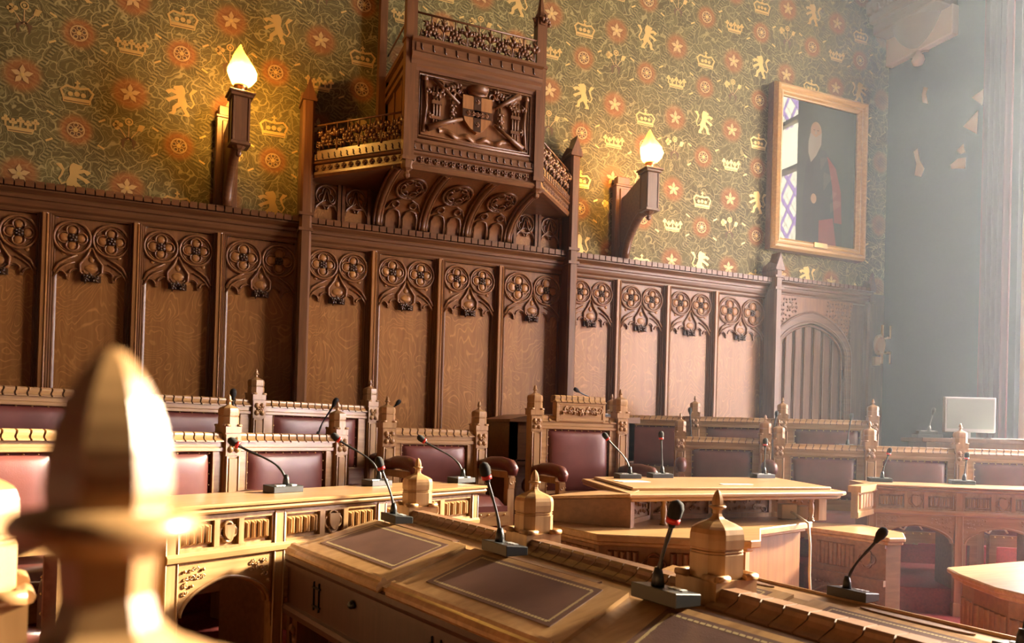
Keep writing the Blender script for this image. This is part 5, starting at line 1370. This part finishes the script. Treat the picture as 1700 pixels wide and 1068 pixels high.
mb = MB(); mb.M = Matrix.Translation((xa, ya, 0)) @ Matrix.Rotation(math.atan2(yb - ya, xb - xa), 4, 'Z')
cresting(mb, .05, Lw - .05, .60, .05, .04, -.04, .06); W(mb, 'cap_rail', [desk_y, desk_dark], near)
# armchair at the foreground desk, mostly behind the blurred post
ac = empty('armchair', (.69, -3.80, FZ), math.radians(-97), 'dark red leather armchair behind the blurred post, facing the sloping desk', 'armchair')
mb = MB(); mb.box(-.28, .28, .0, .04, .10, .78); mb.build('back_frame', desk_h, ac, .004)
mb = MB(); leather_pad(mb, -.24, .24, .50, .72, -.002, .04, 0, True, 1, .05); mb.build('leather_backrest', [leather, brass], ac)
mb = MB(); cushion(mb, -.26, .26, -.42, 0, .34, .44); mb.build('seat_cushion', leather, ac)
mb = MB()
for x in (-.25, .25):
    for y in (-.40, .0): mb.box(x - .02, x + .02, y - .02, y + .02, 0, .35)
mb.build('leg_frame', desk_v, ac)
for x in (-.27, .27):
    mb = MB(); mb.tube([(x, .0, .55), (x, -.15, .57), (x, -.30, .57), (x, -.39, .555), (x, -.42, .52), (x, -.41, .47)], [.03, .036, .038, .038, .034, .02], 12); mb.build('arm_pad', leather, ac)
    mb = MB(); mb.box(x - .02, x + .02, -.38, -.33, .35, .54); mb.build('arm_support', desk_v, ac)

# ------------------------------------------------------------------ microphones
def microphone(base, head, rz, lab, sx=.155, sy=.075, ring=True, s=1.0):
    t = empty('conference_microphone', base, rz, lab, 'microphone', 'gooseneck microphones on the desks')
    M = Matrix.Rotation(-rz, 4, 'Z')
    h = M @ (Vector(head) - Vector(base))
    mb = MB(); mb.prism([(-sy / 2, 0), (sy / 2, 0), (sy / 2, .033), (-sy / 2, .026)], -sx / 2, sx / 2, 'x'); mb.build('base', black, t, .002)
    for x, w_ in ((-.045, .012), (-.028, .012), (-.011, .012), (.042, .025)):
        MB().box(x - w_ / 2, x + w_ / 2, -.020, -.004, .026, .0318).build('button', silver, t)
    foot = Vector((.018, .006, .024))
    d = (h - foot)
    vert = Vector((0, 0, d.z)); 
    p1 = foot + Vector((0, 0, max(.03, d.length * .25))); p2 = foot + d * .55 + Vector((0, 0, .010))
    pth = []
    for i in range(17):
        u = i / 16; pth.append(((1 - u) ** 3) * foot + 3 * (1 - u) ** 2 * u * (foot + Vector((0, 0, d.length * .42))) + 3 * (1 - u) * u * u * (foot + d * .62 + Vector((0, 0, d.length * .05))) + u ** 3 * h)
    dirn = (pth[-1] - pth[-2]).normalized()
    mb = MB(); mb.lathe([(.016, 0), (.013, .03), (.008, .05)], 12, tuple(foot)); mb.tube(pth, [.0055] * 6 + [.0042] * 5 + [.0055] * 6, 8); mb.build('gooseneck', black, t)
    if ring: MB().tube([h - dirn * .006, h + dirn * .006], .0155 * s, 14).build('light_ring', red_ring, t)
    mb = MB(); mb.tube([h - dirn * .016, h + dirn * .0, h + dirn * .012, h + dirn * .03, h + dirn * .042, h + dirn * .048], [.007 * s, .011 * s, .0165 * s, .0175 * s, .013 * s, .003 * s], 12); mb.build('mic_head', foam, t)
    return t
def MC(base, head, rz, lab, **k): return microphone(base, head, rz, lab, **k)
MC((1.389, -3.115, .72), (1.205, -3.033, .915), ANL, 'gooseneck microphone on the arched left desk, leftmost of its three')
MC((1.875, -2.745, .72), (1.698, -2.663, .94), ANL, 'gooseneck microphone on the arched left desk, middle one of its three', sx=.14)
MC((2.39, -2.525, .72), (2.20, -2.44, .94), ANL, 'gooseneck microphone on the arched left desk, rightmost of its three')
MC((1.785, -3.50, .632), (1.72, -3.488, .845), ANF + PI, 'gooseneck microphone with red ring at the far end of the large sloping desk')
MC((1.915, -4.32, .632), (1.853, -4.315, .862), ANF + PI, 'gooseneck microphone with red ring beside the middle post head of the sloping desk')
MC((2.010, -5.045, .632), (2.012, -5.066, .815), ANF + PI, 'nearest gooseneck microphone, upright with a red ring, on the sloping desk', sx=.15)
MC((3.164, -4.488, .457), (3.24, -4.522, .665), ANF + PI, 'gooseneck microphone leaning right, on the second sloping desk', ring=False)
MC((3.02, -5.20, .457), (3.06, -5.17, .60), ANF + PI, 'black gooseneck microphone cut off by the bottom right corner', ring=False)
MC((3.509, -2.41, .738), (3.39, -2.36, .978), 0, 'gooseneck microphone leaning left before the tallest chair')
MC((3.791, -2.34, .738), (3.793, -2.339, .99), 0, 'upright gooseneck microphone, middle one on the dais desk')
MC((4.63, -2.32, .738), (4.645, -2.322, .965), 0, 'gooseneck microphone at the right end of the dais desk')
MC((5.603, -2.42, .72), (5.658, -2.443, .922), ANR, 'gooseneck microphone on the right arched desk, nearest its left corner')
MC((6.125, -2.665, .72), (6.158, -2.674, .905), ANR, 'gooseneck microphone on the right arched desk, nearest the window')
MC((1.214, -2.10, .90), (1.224, -2.110, 1.148), ANL, 'gooseneck microphone behind the front left bench, just behind a finial', ring=False)
MC((1.72, -1.77, .90), (1.812, -1.80, 1.138), ANL, 'gooseneck microphone leaning right, behind the front left bench near its end', ring=False)
MC((2.38, -.58, 1.013), (2.50, -.60, 1.195), 0, 'thin gooseneck microphone on the low screen, behind the left armchair', ring=False, sx=.1, sy=.07)
MC((5.0, -.955, .95), (5.0, -.96, 1.215), ANR, 'upright gooseneck microphone behind the right front bench, beside its left end', ring=False)
MC((5.56, -1.325, .95), (5.605, -1.34, 1.203), ANR, 'gooseneck microphone leaning right behind the pair of finials', ring=False)
MC((6.07, -1.65, .95), (6.115, -1.66, 1.198), ANR, 'gooseneck microphone behind the right front bench, in front of the arched door', ring=False)
MC((4.10, -1.0, 1.145), (3.86, -1.05, 1.345), 0, 'gooseneck microphone leaning left on the rostrum, right of the tall crest', ring=False)
MC((6.86, -1.78, 1.085), (6.90, -1.80, 1.27), -.6, 'gooseneck microphone on a dark unit left of the monitor', ring=False)

# ------------------------------------------------------------------ clerk's table, monitor and papers
ct = empty('side_table', (7.15, -1.95, .02), -.57, 'dark side table under the monitor, beside the bright window', 'table')
mb = MB(); mb.box(-.45, .55, -.25, .30, 1.0, 1.035); mb.build('table_top', desk_dark, ct, .004)
mb = MB(); mb.box(-.40, .50, -.20, .25, 0, 1.0); mb.build('table_body', desk_dark, ct)
mo = empty('monitor', (7.14, -1.96, 1.055), -.42, 'flat pale screen monitor on the side table beside the window', 'monitor')
screen = plain('grey_screen', (0.13, 0.15, 0.14), 0.3); bez = plain('grey_bezel', (0.22, 0.22, 0.22), 0.4)
mb = MB(); mb.box(-.215, .215, -.012, .03, .055, .355); mb.build('casing', bez, mo, .006)
MB().box(-.197, .197, -.014, -.010, .085, .338).build('screen', screen, mo)
mb = MB(); mb.box(-.03, .03, .03, .05, .01, .2); mb.box(-.10, .10, -.05, .10, 0, .012); mb.build('stand', bez, mo, .003)
du = empty('desk_unit', (6.86, -1.78, 1.055), -.57, 'dark flat unit under the microphone left of the monitor', 'desk unit')
MB().box(-.10, .10, -.08, .08, 0, .03).build('casing', black, du, .004)
for i, (x, y, r, l) in enumerate(((7.42, -2.2, -.5, 'sheet of white paper in front of the monitor, topmost and nearest the window'), (7.40, -2.26, -.75, 'sheet of white paper in front of the monitor, lying underneath'))):
    o = MB().box(-.15, .15, -.105, .105, 0, .004).build('paper_sheet', white); o.location = (x - .12, y + .05, 1.0565 + .005 * (1 - i)); o.rotation_euler = (0, 0, r); tag(o, l, 'paper', 'papers on the side table')
o = MB().prism([(-.05, 0), (.05, 0), (.05, .006), (.006, .075), (-.006, .075), (-.05, .006)], -.003, .003, 'y').build('place_card', white); o.location = (3.62, -1.22, 1.146); tag(o, 'small white card standing on the rostrum, left of the tall crest', 'card')
o = MB().box(-.10, .10, -.02, .02, 0, .004).build('paper_slip', white); o.location = (3.90, -2.95, .738); o.rotation_euler = (0, 0, -.1); tag(o, 'white paper slip lying on the dais desk', 'paper')
o = MB().box(-.09, .09, -.06, .06, 0, .003).build('paper_sheet', white); o.location = (3.36, -2.70, .738); tag(o, 'white paper sheet at the left end of the dais desk', 'paper')
# power box and cable
pb = empty('power_box', (4.15, -3.085, ZL + .001), -.3, 'cream power box under the right end of the dais desk', 'power box')
MB().box(-.045, .045, -.03, .03, 0, .085).build('box_body', cream, pb, .004); MB().box(.06, .13, -.03, .03, 0, .075).build('box_side', plaster, pb, .004)
mb = MB(); mb.tube([(4.13, -3.140, .60), (4.10, -3.23, .585), (4.06, -3.345, .56), (4.03, -3.39, .45), (4.02, -3.40, .30), (4.03, -3.41, .10), (4.06, -3.44, FZ + .01)], .007, 8)
o = mb.build('power_cable', cream); tag(o, 'cream power cable hanging down from the power box', 'cable')
# loose cable seen through the right arches
for k, (s, lab) in enumerate(((.27, 'pale loose cable inside the first arch of the right desk'), (.82, 'pale loose cable inside the second arch of the right desk'))):
    p = [RP(s + .04 * i, .22 + .03 * math.sin(i * 2.1)) for i in range(-3, 4)]
    mb = MB(); mb.tube([(x, y, .62 - FZ * 0 - .20 + .03 * math.sin(i * 1.7)) for i, (x, y) in enumerate(p)], .006, 7); o = mb.build('loose_cable', cream); tag(o, lab, 'cable', 'cables under the right desk')

# ------------------------------------------------------------------ scattering volume added, mostly standing in for lens glare from the window
hz = bpy.data.materials.new('glare_scatter'); hz.use_nodes = True; nt = hz.node_tree; nt.nodes.clear()
out = nt.nodes.new('ShaderNodeOutputMaterial'); vs_ = nt.nodes.new('ShaderNodeVolumeScatter'); vs_.inputs['Color'].default_value = (*(0.72, 0.85, 1.0), 1); vs_.inputs['Density'].default_value = 0.0085; vs_.inputs['Anisotropy'].default_value = 0.55
L(nt, vs_.outputs[0], out.inputs['Volume'])
o = MB().box(3.3, 8.30, -6.3, -.001 + .0, FZ + .01, 6.5).build('window_haze', hz)
tag(o, 'pale haze volume added for the window glare across the right side', 'haze', None, 'stuff')
